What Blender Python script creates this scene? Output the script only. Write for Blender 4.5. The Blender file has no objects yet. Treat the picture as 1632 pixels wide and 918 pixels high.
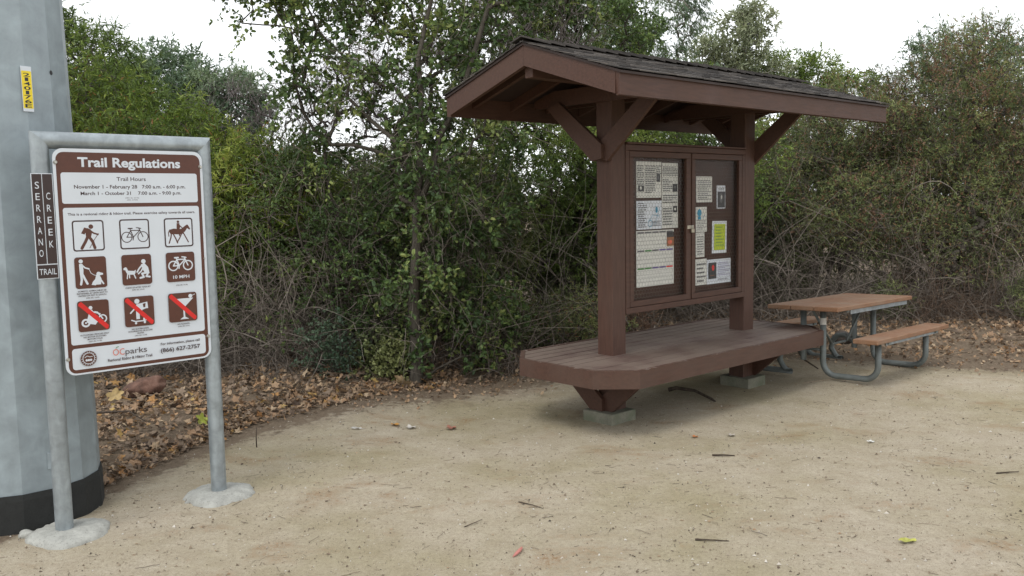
import bpy, bmesh, math, random
import numpy as np
from mathutils import Vector, Matrix, noise
random.seed(7); RNG = np.random.default_rng(11)
sc = bpy.context.scene
COL = sc.collection
R = math.radians

# ------------------------------------------------------------------ camera
cam_d = bpy.data.cameras.new('camera'); cam = bpy.data.objects.new('camera', cam_d); COL.objects.link(cam)
cam_d.sensor_width = 36.0; cam_d.lens = 1416.4 / 1632 * 36
cam_d.clip_start = 0.05; cam_d.clip_end = 3000
PITCH, ROLL, CAMZ = 0.0966, -0.0168, 1.8759
cp, sp, cr, sr = math.cos(PITCH), math.sin(PITCH), math.cos(ROLL), math.sin(ROLL)
F0 = Vector((0, cp, -sp)); U0 = Vector((0, sp, cp)); R0 = Vector((1, 0, 0))
Rv = R0 * cr + U0 * sr; Uv = -R0 * sr + U0 * cr
cam.matrix_world = Matrix(((Rv.x, Uv.x, -F0.x, 0), (Rv.y, Uv.y, -F0.y, 0), (Rv.z, Uv.z, -F0.z, CAMZ), (0, 0, 0, 1)))
sc.camera = cam
# ------------------------------------------------------------------ light: overcast
SUN_EL, SUN_AZ = R(58), R(215)      # azimuth measured clockwise from +Y
world = bpy.data.worlds.new('World'); sc.world = world; world.use_nodes = True
wn = world.node_tree; wn.nodes.clear()
sky = wn.nodes.new('ShaderNodeTexSky'); sky.sky_type = 'NISHITA'; sky.sun_disc = False
sky.sun_elevation = SUN_EL; sky.sun_rotation = SUN_AZ; sky.air_density = 1.0; sky.dust_density = 0.6; sky.ozone_density = 1.0
hs = wn.nodes.new('ShaderNodeHueSaturation'); hs.inputs['Saturation'].default_value = 0.16
bg = wn.nodes.new('ShaderNodeBackground'); bg.inputs['Strength'].default_value = 0.15
wo = wn.nodes.new('ShaderNodeOutputWorld')
wn.links.new(sky.outputs[0], hs.inputs['Color']); mxw = wn.nodes.new('ShaderNodeMix'); mxw.data_type = 'RGBA'; mxw.inputs[0].default_value = 0.65
mxw.inputs[7].default_value = (6.1, 6.25, 6.4, 1)      # even white cloud layer in front of the clear sky
wn.links.new(hs.outputs[0], mxw.inputs[6]); wn.links.new(mxw.outputs[2], bg.inputs['Color']); wn.links.new(bg.outputs[0], wo.inputs['Surface'])
sl = bpy.data.lights.new('sun', 'SUN'); sun = bpy.data.objects.new('sun', sl); COL.objects.link(sun)
sl.energy = 0.9; sl.angle = R(24); sl.color = (1.0, 0.97, 0.92)
sd = Vector((math.sin(SUN_AZ) * math.cos(SUN_EL), math.cos(SUN_AZ) * math.cos(SUN_EL), math.sin(SUN_EL)))
sun.rotation_euler = sd.to_track_quat('Z', 'Y').to_euler()
sc.view_settings.view_transform = 'Standard'; sc.view_settings.look = 'None'
sc.view_settings.exposure = 0.76; sc.view_settings.gamma = 1.0; sc.view_settings.use_curve_mapping = False
sc.render.engine = 'CYCLES'
sc.cycles.max_bounces = 6; sc.cycles.diffuse_bounces = 3; sc.cycles.transparent_max_bounces = 8
sc.render.film_transparent = False

# ------------------------------------------------------------------ materials
def nt(name):
    m = bpy.data.materials.new(name); m.use_nodes = True; n = m.node_tree
    b = n.nodes['Principled BSDF']; return m, n, b
def noise_node(n, scale, detail=4, rough=0.6, coord='Object', vec=None, dist=0.0):
    t = n.nodes.new('ShaderNodeTexNoise'); t.inputs['Scale'].default_value = scale
    t.inputs['Detail'].default_value = detail; t.inputs['Roughness'].default_value = rough; t.inputs['Distortion'].default_value = dist
    if vec is None:
        c = n.nodes.new('ShaderNodeTexCoord'); vec = c.outputs[coord]
    n.links.new(vec, t.inputs['Vector']); return t
def ramp(n, src, stops):
    r = n.nodes.new('ShaderNodeValToRGB'); e = r.color_ramp.elements
    while len(e) < len(stops): e.new(0.5)
    for i, (p, c) in enumerate(stops):
        e[i].position = p; e[i].color = (c[0], c[1], c[2], 1)
    n.links.new(src, r.inputs[0]); return r
def mixc(n, fac, a, b, mode='MIX'):
    m = n.nodes.new('ShaderNodeMix'); m.data_type = 'RGBA'; m.blend_type = mode
    for s, v in ((m.inputs[0], fac), (m.inputs[6], a), (m.inputs[7], b)):
        if hasattr(v, 'is_linked') or hasattr(v, 'links'): n.links.new(v, s)
        elif isinstance(v, (int, float)): s.default_value = v
        else: s.default_value = (*v, 1)
    return m.outputs[2]
def bump(n, b, h, strength=0.3, dist=0.01):
    bn = n.nodes.new('ShaderNodeBump'); bn.inputs['Strength'].default_value = strength; bn.inputs['Distance'].default_value = dist
    n.links.new(h, bn.inputs['Height']); n.links.new(bn.outputs[0], b.inputs['Normal'])
def mapping(n, scale, coord='Object'):
    c = n.nodes.new('ShaderNodeTexCoord'); m = n.nodes.new('ShaderNodeMapping'); m.inputs['Scale'].default_value = scale
    n.links.new(c.outputs[coord], m.inputs[0]); return m.outputs[0]
def flat(name, col, rough=0.5, metal=0.0, spec=0.5, var=1.0):
    m, n, b = nt(name)
    t = noise_node(n, 4 if var < 1 else 30, 3)
    r = ramp(n, t.outputs[0], [(0.3, [c * (1 - 0.12 * var) for c in col]), (0.7, [min(1, c * (1 + 0.08 * var)) for c in col])])
    n.links.new(r.outputs[0], b.inputs['Base Color'])
    b.inputs['Roughness'].default_value = rough; b.inputs['Metallic'].default_value = metal; b.inputs['Specular IOR Level'].default_value = spec
    return m
def painted_wood(name, col, dirt=(0.2, 0.17, 0.13), dirtamt=0.25, worn=False, gr=(2.0, 16.0, 16.0)):
    m, n, b = nt(name)
    v = mapping(n, gr); g = noise_node(n, 3.0, 6, 0.65, vec=v)
    base = ramp(n, g.outputs[0], [(0.28, [c * 0.70 for c in col]), (0.5, [c * 0.98 for c in col]), (0.72, [c * 1.22 for c in col])])
    big = noise_node(n, 2.2, 5, 0.6)
    lo = 0.5 - dirtamt * 0.3
    mask = ramp(n, big.outputs[0], [(lo, (0, 0, 0)), (lo + 0.25, (dirtamt,) * 3)])
    c = mixc(n, mask.outputs[0], base.outputs[0], dirt)
    if worn:   # dusty trodden top with chipped paint
        w = noise_node(n, 38, 3, 0.7); wm = ramp(n, w.outputs[0], [(0.70, (0, 0, 0)), (0.74, (0.65,) * 3)])
        c = mixc(n, wm.outputs[0], c, (0.30, 0.25, 0.22))
    n.links.new(c, b.inputs['Base Color'])
    rr = ramp(n, big.outputs[0], [(0.3, (0.5,) * 3), (0.7, (0.7,) * 3)]); n.links.new(rr.outputs[0], b.inputs['Roughness'])
    b.inputs['Specular IOR Level'].default_value = 0.35
    bump(n, b, g.outputs[0], 0.35, 0.004)
    return m
def galv(name, col=(0.36, 0.39, 0.41), metal=0.55, rough=0.45, scale=9.0, streak=0.25):
    m, n, b = nt(name)
    a = noise_node(n, scale, 5, 0.6, dist=0.4)
    v = mapping(n, (8, 8, 0.9)); s = noise_node(n, 1.6, 5, 0.65, vec=v)
    base = ramp(n, a.outputs[0], [(0.3, [c * 0.78 for c in col]), (0.7, [c * 1.15 for c in col])])
    st = ramp(n, s.outputs[0], [(0.42, (streak,) * 3), (0.62, (0, 0, 0))])
    c = mixc(n, st.outputs[0], base.outputs[0], (0.13, 0.14, 0.15))
    n.links.new(c, b.inputs['Base Color']); b.inputs['Metallic'].default_value = metal
    rr = ramp(n, a.outputs[0], [(0.3, (rough - 0.08,) * 3), (0.7, (rough + 0.12,) * 3)]); n.links.new(rr.outputs[0], b.inputs['Roughness'])
    bump(n, b, a.outputs[0], 0.12, 0.003)
    return m
def concrete(name, col, green=0.0):
    m, n, b = nt(name)
    a = noise_node(n, 14, 6, 0.7); c2 = noise_node(n, 90, 3, 0.7)
    base = ramp(n, a.outputs[0], [(0.3, [c * 0.75 for c in col]), (0.72, [c * 1.15 for c in col])])
    sp_ = ramp(n, c2.outputs[0], [(0.33, (0.55,) * 3), (0.45, (1, 1, 1))])
    c = mixc(n, 0.7, base.outputs[0], sp_.outputs[0], 'MULTIPLY')
    if green: 
        gm = ramp(n, noise_node(n, 5, 3).outputs[0], [(0.35, (0, 0, 0)), (0.65, (green,) * 3)])
        c = mixc(n, gm.outputs[0], c, (0.10, 0.12, 0.07))
    n.links.new(c, b.inputs['Base Color']); b.inputs['Roughness'].default_value = 0.92
    bump(n, b, a.outputs[0], 0.6, 0.01); return m
def attr_node(n, name='tint'):
    a = n.nodes.new('ShaderNodeAttribute'); a.attribute_name = name; a.attribute_type = 'GEOMETRY'; return a.outputs['Fac']
def leaf_mat(name, stops, transl=0.28, rough=0.5, spec=0.4):
    m, n, b = nt(name)
    r = ramp(n, attr_node(n), stops)
    n.links.new(r.outputs[0], b.inputs['Base Color']); b.inputs['Roughness'].default_value = rough
    b.inputs['Specular IOR Level'].default_value = spec
    tr = n.nodes.new('ShaderNodeBsdfTranslucent'); mx = n.nodes.new('ShaderNodeMixShader')
    tc = mixc(n, 0.5, r.outputs[0], (0.16, 0.20, 0.03)) if transl > 0.2 else r.outputs[0]
    n.links.new(tc, tr.inputs['Color']); mx.inputs[0].default_value = transl
    n.links.new(b.outputs[0], mx.inputs[1]); n.links.new(tr.outputs[0], mx.inputs[2])
    n.links.new(mx.outputs[0], n.nodes['Material Output'].inputs['Surface']); return m
def bark(name, a=(0.10, 0.085, 0.07), b_=(0.20, 0.18, 0.155), useattr=False):
    m, n, b = nt(name)
    v = mapping(n, (9, 9, 2.0)); t = noise_node(n, 4, 6, 0.7, vec=v)
    r = ramp(n, attr_node(n) if useattr else t.outputs[0], [(0.25 if not useattr else 0.0, a), (0.75 if not useattr else 1.0, b_)])
    n.links.new(r.outputs[0], b.inputs['Base Color']); b.inputs['Roughness'].default_value = 0.9
    b.inputs['Specular IOR Level'].default_value = 0.2
    if not useattr: bump(n, b, t.outputs[0], 0.8, 0.02)
    return m

M = {}
BR = (0.070, 0.0325, 0.0215)
M['brown'] = painted_wood('brown_paint', BR, (0.095, 0.062, 0.047), 0.30)
M['brown_deck'] = painted_wood('brown_deck_paint', (0.098, 0.060, 0.052), (0.175, 0.135, 0.108), 0.75, worn=True)
M['brown_post'] = painted_wood('brown_post_paint', BR, (0.095, 0.062, 0.047), 0.35, gr=(16.0, 16.0, 1.6))
def edge_worn():
    m = painted_wood('brown_paint_worn_edge', BR, (0.095, 0.062, 0.047), 0.45); n = m.node_tree; b = n.nodes['Principled BSDF']
    src = b.inputs['Base Color'].links[0].from_socket; c = n.nodes.new('ShaderNodeTexCoord'); sx = n.nodes.new('ShaderNodeSeparateXYZ'); n.links.new(c.outputs['Object'], sx.inputs[0])
    zz = n.nodes.new('ShaderNodeMapRange'); zz.inputs['From Min'].default_value = 0.560; zz.inputs['From Max'].default_value = 0.578; n.links.new(sx.outputs[2], zz.inputs[0])
    t = noise_node(n, 7, 8, 0.85); a = n.nodes.new('ShaderNodeMath'); a.operation = 'MULTIPLY'; n.links.new(t.outputs[0], a.inputs[0]); n.links.new(zz.outputs[0], a.inputs[1])
    mk = ramp(n, a.outputs[0], [(0.56, (0, 0, 0)), (0.60, (0.75,) * 3)]); n.links.new(mixc(n, mk.outputs[0], src, (0.34, 0.29, 0.26)), b.inputs['Base Color']); return m
M['brown_edge'] = edge_worn()
M['brown_dark'] = painted_wood('brown_paint_shaded', (0.035, 0.020, 0.016), (0.035, 0.026, 0.02), 0.3)  # same brown paint, shade under roof and deck put into the colour
M['backboard'] = painted_wood('backboard', (0.055, 0.028, 0.020), (0.05, 0.03, 0.022), 0.2); M['backboard'].node_tree.nodes['Principled BSDF'].inputs['Specular IOR Level'].default_value = 0.1
M['galv'] = galv('galvanised_tube', (0.33, 0.37, 0.39), 0.45, 0.42, 16)
M['galv_dull'] = galv('dull_galvanised_tube', (0.165, 0.185, 0.176), 0.3, 0.55, 14)
M['pole'] = galv('galvanised_pole', (0.295, 0.345, 0.37), 0.25, 0.5, 7.0, 0.10)
M['tar'] = concrete('black_coating', (0.020, 0.021, 0.020))
M['conc'] = concrete('pale_concrete', (0.35, 0.35, 0.32))
M['conc_green'] = concrete('mossy_concrete', (0.22, 0.21, 0.165), 0.7)
M['wood'] = None
def tan_wood():
    m, n, b = nt('tan_board')
    v = mapping(n, (2.5, 22, 22)); g = noise_node(n, 3, 6, 0.7, vec=v)
    base = ramp(n, g.outputs[0], [(0.25, (0.16, 0.072, 0.034)), (0.75, (0.27, 0.145, 0.078))])
    big = noise_node(n, 3, 4); mk = ramp(n, big.outputs[0], [(0.4, (0, 0, 0)), (0.7, (0.6,) * 3)])
    c = mixc(n, mk.outputs[0], base.outputs[0], (0.25, 0.185, 0.13))
    n.links.new(c, b.inputs['Base Color']); b.inputs['Roughness'].default_value = 0.75; bump(n, b, g.outputs[0], 0.3, 0.004); return m
M['wood'] = tan_wood()
M['sign_white'] = flat('sign_white', (0.59, 0.63, 0.675), 0.35, var=0.35)
M['sign_brown'] = flat('sign_brown', (0.085, 0.026, 0.014), 0.4)
M['sign_dark'] = flat('sign_dark_brown', (0.030, 0.014, 0.012), 0.4)
M['ink'] = flat('sign_ink', (0.045, 0.022, 0.022), 0.5)
M['red'] = flat('sign_red', (0.60, 0.015, 0.012), 0.4)
M['orange'] = flat('sign_orange', (0.62, 0.12, 0.06), 0.4)
M['greenink'] = flat('sign_green', (0.05, 0.2, 0.04), 0.5)
M['yellow'] = flat('tag_yellow', (0.78, 0.60, 0.015), 0.4)
M['blackink'] = flat('black_ink', (0.02, 0.02, 0.022), 0.5)
M['bolt'] = flat('bolt_metal', (0.45, 0.44, 0.40), 0.35, 0.8)
M['brass'] = flat('old_brass', (0.42, 0.38, 0.30), 0.4, 0.7)
M['paper'] = flat('paper', (0.62, 0.615, 0.565), 0.8)
M['paper_blue'] = flat('paper_cool', (0.62, 0.65, 0.69), 0.8)
M['text_grey'] = flat('printed_text', (0.12, 0.12, 0.12), 0.8)
M['cyan'] = flat('printed_blue', (0.04, 0.25, 0.38), 0.8)
M['lime'] = flat('printed_lime', (0.42, 0.50, 0.03), 0.8)
M['photo_brown'] = flat('printed_brown', (0.28, 0.12, 0.05), 0.7)
M['purple'] = flat('printed_purple', (0.12, 0.09, 0.25), 0.8)
M['wire'] = flat('wire_metal', (0.09, 0.085, 0.075), 0.6, 0.1)
def shingle_mat():
    m, n, b = nt('weathered_shingle')
    r = ramp(n, attr_node(n), [(0, (0.028, 0.024, 0.022)), (0.5, (0.060, 0.052, 0.046)), (1, (0.115, 0.10, 0.088))])
    v = mapping(n, (30, 3, 3)); g = noise_node(n, 3, 5, 0.7, vec=v)
    gg = ramp(n, g.outputs[0], [(0.3, (0.6,) * 3), (0.7, (1.2,) * 3)])
    c = mixc(n, 1.0, r.outputs[0], gg.outputs[0], 'MULTIPLY')
    n.links.new(c, b.inputs['Base Color']); b.inputs['Roughness'].default_value = 0.85; bump(n, b, g.outputs[0], 0.5, 0.004); return m
M['shingle'] = shingle_mat()
def pane_mat():
    m, n, b = nt('clear_pane'); n.nodes.remove(b)
    t = n.nodes.new('ShaderNodeBsdfTransparent'); g = n.nodes.new('ShaderNodeBsdfGlossy'); g.inputs['Roughness'].default_value = 0.12
    g.inputs['Color'].default_value = (0.9, 0.9, 0.9, 1)
    mx = n.nodes.new('ShaderNodeMixShader'); mx.inputs[0].default_value = 0.010
    n.links.new(t.outputs[0], mx.inputs[1]); n.links.new(g.outputs[0], mx.inputs[2]); n.links.new(mx.outputs[0], n.nodes['Material Output'].inputs['Surface']); return m
M['pane'] = pane_mat()

# ------------------------------------------------------------------ object helpers
def link(o, parent=None):
    COL.objects.link(o)
    if parent is not None: o.parent = parent
    return o
def thing(name, label, cat, loc=(0, 0, 0), rotz=0.0, group=None):
    o = bpy.data.objects.new(name, None); o.empty_display_size = 0.2; COL.objects.link(o)
    o.location = loc; o.rotation_euler = (0, 0, rotz); o['label'] = label; o['category'] = cat
    if group: o['group'] = group
    return o
def tag(o, label=None, cat=None, group=None, kind=None):
    for k, v in (('label', label), ('category', cat), ('group', group), ('kind', kind)):
        if v: o[k] = v
    return o
class Geo:
    """collects faces (tris/quads/ngons) with a tint and a material index, builds ONE mesh object"""
    def __init__(s): s.v = []; s.f3 = []; s.f4 = []; s.n = 0
    def add(s, v, f, tint=0.5, mi=0):
        v = np.asarray(v, float).reshape(-1, 3); f = np.asarray(f, np.int64)
        t = np.broadcast_to(np.asarray(tint, float), (len(f),)); m = np.broadcast_to(np.asarray(mi), (len(f),))
        (s.f3 if f.shape[1] == 3 else s.f4).append((f + s.n, t, m)); s.v.append(v); s.n += len(v)
    def build(s, name, mats, parent=None, smooth=False, mesh_only=False):
        me = bpy.data.meshes.new(name); V = np.concatenate(s.v)
        L = []; st = []; tt = []; mm = []; off = 0
        for fl, k in ((s.f3, 3), (s.f4, 4)):
            if not fl: continue
            f = np.concatenate([a[0] for a in fl]); t = np.concatenate([a[1] for a in fl]); m = np.concatenate([a[2] for a in fl])
            L.append(f.ravel()); st.append(off + np.arange(len(f)) * k); off += len(f) * k; tt.append(t); mm.append(m)
        L = np.concatenate(L); st = np.concatenate(st); tt = np.concatenate(tt); mm = np.concatenate(mm)
        me.vertices.add(len(V)); me.vertices.foreach_set('co', V.astype(np.float32).ravel())
        me.loops.add(len(L)); me.loops.foreach_set('vertex_index', L.astype(np.int32))
        me.polygons.add(len(st)); me.polygons.foreach_set('loop_start', st.astype(np.int32))
        me.update(calc_edges=True); 
        me.polygons.foreach_set('material_index', mm.astype(np.int32))
        me.polygons.foreach_set('use_smooth', np.full(len(st), smooth))
        a = me.attributes.new('tint', 'FLOAT', 'FACE'); a.data.foreach_set('value', tt.astype(np.float32))
        for m in (mats if isinstance(mats, (list, tuple)) else [mats]): me.materials.append(m)
        me.validate(); me.update()
        if mesh_only: return me
        o = bpy.data.objects.new(name, me); return link(o, parent)
def bm_obj(name, bm, mat, parent=None, smooth=False, bevel=0.0):
    if bevel:
        es = [e for e in bm.edges if len(e.link_faces) == 2 and e.calc_face_angle(0) > 0.6]
        bmesh.ops.bevel(bm, geom=es, offset=bevel, segments=1, affect='EDGES', clamp_overlap=True)
    bmesh.ops.recalc_face_normals(bm, faces=bm.faces[:])
    me = bpy.data.meshes.new(name); bm.to_mesh(me); bm.free()
    if smooth:
        for p in me.polygons: p.use_smooth = True
    for m in (mat if isinstance(mat, (list, tuple)) else [mat]): me.materials.append(m)
    return link(bpy.data.objects.new(name, me), parent)
def box(bm, c, s, rot=None):
    r = bmesh.ops.create_cube(bm, size=1.0); vs = r['verts']
    for v in vs: v.co = Vector((v.co.x * s[0], v.co.y * s[1], v.co.z * s[2]))
    if rot is not None: bmesh.ops.transform(bm, matrix=rot, verts=vs)
    bmesh.ops.translate(bm, vec=c, verts=vs); return vs
def prism(bm, pts, vec):
    """extrude a planar 3D polygon by vec"""
    a = [bm.verts.new(Vector(p)) for p in pts]; b = [bm.verts.new(Vector(p) + Vector(vec)) for p in pts]
    bm.faces.new(a); bm.faces.new(b[::-1]); n = len(a)
    for i in range(n): bm.faces.new((a[i], a[(i + 1) % n], b[(i + 1) % n], b[i]))
def tube(bm, pts, r, seg=16, cap=True):
    pts = [Vector(p) for p in pts]; rings = []; ref = None
    for i, p in enumerate(pts):
        t = (pts[min(i + 1, len(pts) - 1)] - pts[max(i - 1, 0)]).normalized()
        if ref is None: ref = t.orthogonal().normalized()
        ref = (ref - t * ref.dot(t)).normalized(); b = t.cross(ref)
        rr = r[i] if isinstance(r, (list, tuple)) else r
        rings.append([bm.verts.new(p + (ref * math.cos(k * 2 * math.pi / seg) + b * math.sin(k * 2 * math.pi / seg)) * rr) for k in range(seg)])
    for a, b in zip(rings, rings[1:]):
        for k in range(seg): bm.faces.new((a[k], a[(k + 1) % seg], b[(k + 1) % seg], b[k]))
    if cap: bm.faces.new(rings[0][::-1]); bm.faces.new(rings[-1])

# ------------------------------------------------------------------ 2D artwork on a plane
class Art:
    """flat lettering and marks in local (x right, z up); front faces -Y; every piece sits a hair above the last"""
    def __init__(s, y0=0.0, step=2.5e-5): s.d = {}; s.y = y0; s.step = step
    def _p(s, m): return s.d.setdefault(m, [[], []])
    def poly(s, m, pts, same=False):
        if not same: s.y -= s.step
        V, Fc = s._p(m); n = len(V); V += [(x, s.y, z) for x, z in pts]; Fc.append(list(range(n, n + len(pts))))
    def rect(s, m, x0, z0, x1, z1, r=0.0):
        if r <= 0: return s.poly(m, [(x0, z0), (x1, z0), (x1, z1), (x0, z1)])
        P = []
        for cx, cz, a0 in ((x1 - r, z0 + r, -90), (x1 - r, z1 - r, 0), (x0 + r, z1 - r, 90), (x0 + r, z0 + r, 180)):
            for k in range(6):
                a = R(a0 + 18 * k); P.append((cx + r * math.cos(a), cz + r * math.sin(a)))
        s.poly(m, P)
    def disk(s, m, x, z, r, rz=None, n=20):
        rz = rz or r; s.poly(m, [(x + r * math.cos(k * 2 * math.pi / n), z + rz * math.sin(k * 2 * math.pi / n)) for k in range(n)])
    def line(s, m, pts, w):
        for (a, b), (c, d) in zip(pts, pts[1:]):
            dx, dz = c - a, d - b; L = math.hypot(dx, dz) or 1; nx, nz = -dz / L * w / 2, dx / L * w / 2
            s.poly(m, [(a + nx, b + nz), (a - nx, b - nz), (c - nx, d - nz), (c + nx, d + nz)])
        if len(pts) > 2:
            for (a, b) in pts[1:-1]: s.disk(m, a, b, w / 2, n=8)
    def ring(s, m, x, z, r, w, n=24):
        s.y -= s.step
        V, Fc = s._p(m); i0 = len(V)
        for k in range(n):
            a = k * 2 * math.pi / n
            V += [(x + (r - w / 2) * math.cos(a), s.y, z + (r - w / 2) * math.sin(a)), (x + (r + w / 2) * math.cos(a), s.y, z + (r + w / 2) * math.sin(a))]
        for k in range(n):
            j = (k + 1) % n; Fc.append([i0 + 2 * k, i0 + 2 * k + 1, i0 + 2 * j + 1, i0 + 2 * j])
    def text(s, m, body, x0, x1, zb, cap, bold=0.012, align='fit'):
        cu = bpy.data.curves.new('t', 'FONT'); cu.body = body; cu.size = 1.0; cu.offset = bold; cu.resolution_u = 3; cu.fill_mode = 'FRONT'
        o = bpy.data.objects.new('t', cu); COL.objects.link(o); dg = bpy.context.evaluated_depsgraph_get()
        me = bpy.data.meshes.new_from_object(o.evaluated_get(dg))
        V = np.array([v.co[:] for v in me.vertices]); Fc = [list(p.vertices) for p in me.polygons]
        bpy.data.objects.remove(o); bpy.data.curves.remove(cu); bpy.data.meshes.remove(me)
        if len(V) == 0: return
        k = cap / 0.73
        sx = (x1 - x0) / (V[:, 0].max() - V[:, 0].min()) if align == 'fit' else k
        if align == 'center': off = (x0 + x1) / 2 - sx * (V[:, 0].max() + V[:, 0].min()) / 2
        else: off = x0 - sx * V[:, 0].min()
        s.y -= s.step; D, FF = s._p(m); n = len(D)
        D += [(float(v[0]) * sx + off, s.y, float(v[1]) * k + zb) for v in V]; FF += [[n + i for i in f] for f in Fc]
    def build(s, name, parent):
        V, Fc, mi, mats = [], [], [], []
        for i, (m, (v, f)) in enumerate(s.d.items()):
            n = len(V); V += v; Fc += [[n + k for k in q] for q in f]; mi += [i] * len(f); mats.append(M[m])
        me = bpy.data.meshes.new(name); me.from_pydata(V, [], Fc); me.polygons.foreach_set('material_index', mi)
        for m in mats: me.materials.append(m)
        me.update(); return link(bpy.data.objects.new(name, me), parent)

# ------------------------------------------------------------------ ground
BX = np.array([-30, -8, -4.5, -2.95, -2.50, -2.12, -1.25, 0.08, 1.4, 2.4, 3.4, 4.4, 5.3, 8.0, 30.0])
BY = np.array([3.0, 4.2, 4.9, 5.35, 6.75, 7.6, 8.7, 9.45, 10.6, 11.0, 10.8, 10.3, 9.9, 9.6, 9.0])
def sstep(a, b, x): t = np.clip((x - a) / (b - a), 0, 1); return t * t * (3 - 2 * t)
def behind(x, y): return y - np.interp(x, BX, BY)
def gz(x, y):
    x = np.asarray(x, float); y = np.asarray(y, float)
    h = -0.05 * sstep(5.6, 7.2, y) * sstep(-1.6, 0.0, x) + 0.03 * sstep(2.6, 3.4, x) * sstep(8.0, 9.0, y)
    h = h + 0.10 * sstep(0.1, 1.8, behind(x, y)) + 0.012 * (np.sin(x * 1.9 + y * 0.7) + np.sin(y * 2.3 - x * 1.1)) * 0.4
    h = h + 0.9 * sstep(30, 160, y)
    return h
def axis(lo, hi, step, far):
    a = np.arange(lo, hi + 1e-6, step); k = np.geomspace(step * 2, far, 26)
    return np.concatenate([lo - k[::-1], a, hi + k])
gx = axis(-6.5, 9.0, 0.045, 900); gy = axis(2.0, 13.5, 0.045, 900)
X, Y = np.meshgrid(gx, gy, indexing='xy')
nzr = RNG.normal(0, 1, X.shape)
ker = nzr.copy()
for _ in range(2):
    ker = (ker + np.roll(ker, 1, 0) + np.roll(ker, -1, 0) + np.roll(ker, 1, 1) + np.roll(ker, -1, 1)) / 5
inner = (X > -6.6) & (X < 9.1) & (Y > 1.9) & (Y < 13.6)
Z = gz(X, Y) + np.where(inner, ker * 0.0035, 0) * (1 + 2.0 * sstep(0, 1, behind(X, Y)))
nx, ny = len(gx), len(gy)
idx = np.arange(nx * ny).reshape(ny, nx)
F4 = np.stack([idx[:-1, :-1], idx[:-1, 1:], idx[1:, 1:], idx[1:, :-1]], -1).reshape(-1, 4)
def ground_mat():
    m, n, b = nt('sandy_dirt')
    big = noise_node(n, 0.7, 5, 0.6); mid = noise_node(n, 5.0, 6, 0.68, dist=0.5); fine = noise_node(n, 38, 6, 0.85); grit = noise_node(n, 150, 3, 0.85)
    c = ramp(n, mid.outputs[0], [(0.2, (0.345, 0.295, 0.215)), (0.5, (0.40, 0.35, 0.265)), (0.8, (0.455, 0.405, 0.315))])
    c2 = ramp(n, big.outputs[0], [(0.36, (0.84, 0.83, 0.72)), (0.50, (0.98, 0.97, 0.94)), (0.64, (1.06, 1.05, 1.07))])
    col = mixc(n, 1.0, c.outputs[0], c2.outputs[0], 'MULTIPLY')
    f = ramp(n, fine.outputs[0], [(0.34, (0.50, 0.47, 0.43)), (0.46, (0.93, 0.93, 0.92)), (0.56, (1.04, 1.04, 1.04)), (0.68, (1.28, 1.28, 1.28))])
    col = mixc(n, 0.62, col, f.outputs[0], 'MULTIPLY')
    g = ramp(n, grit.outputs[0], [(0.36, (0.38, 0.34, 0.30)), (0.43, (1, 1, 1)), (0.60, (1, 1, 1)), (0.68, (1.4, 1.4, 1.38))])
    col = mixc(n, 0.8, col, g.outputs[0], 'MULTIPLY')
    # rusty patches of fallen needles
    pv = mapping(n, (0.9, 1.25, 1)); pn = noise_node(n, 1.4, 7, 0.72, vec=pv, dist=0.4)
    pm = ramp(n, pn.outputs[0], [(0.55, (0, 0, 0)), (0.68, (0.8,) * 3)])
    fm = ramp(n, fine.outputs[0], [(0.46, (0, 0, 0)), (0.52, (1, 1, 1))])
    pmm = mixc(n, 1.0, pm.outputs[0], fm.outputs[0], 'MULTIPLY')
    col = mixc(n, pmm, col, (0.24, 0.135, 0.06))
    # litter soil
    lit = attr_node(n, 'litter'); nzb = noise_node(n, 9, 5, 0.7)
    add = n.nodes.new('ShaderNodeMath'); add.operation = 'MULTIPLY_ADD'; add.inputs[1].default_value = 0.9; n.links.new(nzb.outputs[0], add.inputs[0]); n.links.new(lit, add.inputs[2])
    lm = ramp(n, add.outputs[0], [(0.60, (0, 0, 0)), (0.85, (0.35,) * 3), (1.0, (1, 1, 1))])
    soil = ramp(n, fine.outputs[0], [(0.3, (0.085, 0.062, 0.044)), (0.7, (0.245, 0.19, 0.135))])
    col = mixc(n, lm.outputs[0], col, soil.outputs[0])
    n.links.new(col, b.inputs['Base Color']); b.inputs['Roughness'].default_value = 0.95; b.inputs['Specular IOR Level'].default_value = 0.15
    s = n.nodes.new('ShaderNodeMath'); s.operation = 'MULTIPLY_ADD'; s.inputs[1].default_value = 0.35
    n.links.new(grit.outputs[0], s.inputs[0]); n.links.new(fine.outputs[0], s.inputs[2])
    bump(n, b, s.outputs[0], 0.9, 0.012); return m
M['ground'] = ground_mat()
gg = Geo(); gg.add(np.stack([X, Y, Z], -1).reshape(-1, 3), F4)
ground = gg.build('ground', M['ground'], smooth=True); ground['kind'] = 'structure'
la = ground.data.attributes.new('litter', 'FLOAT', 'POINT')
la.data.foreach_set('value', (sstep(-1.5, 0.6, behind(X, Y)) * np.where(Y > 0, 1, 0)).astype(np.float32).ravel())

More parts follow.
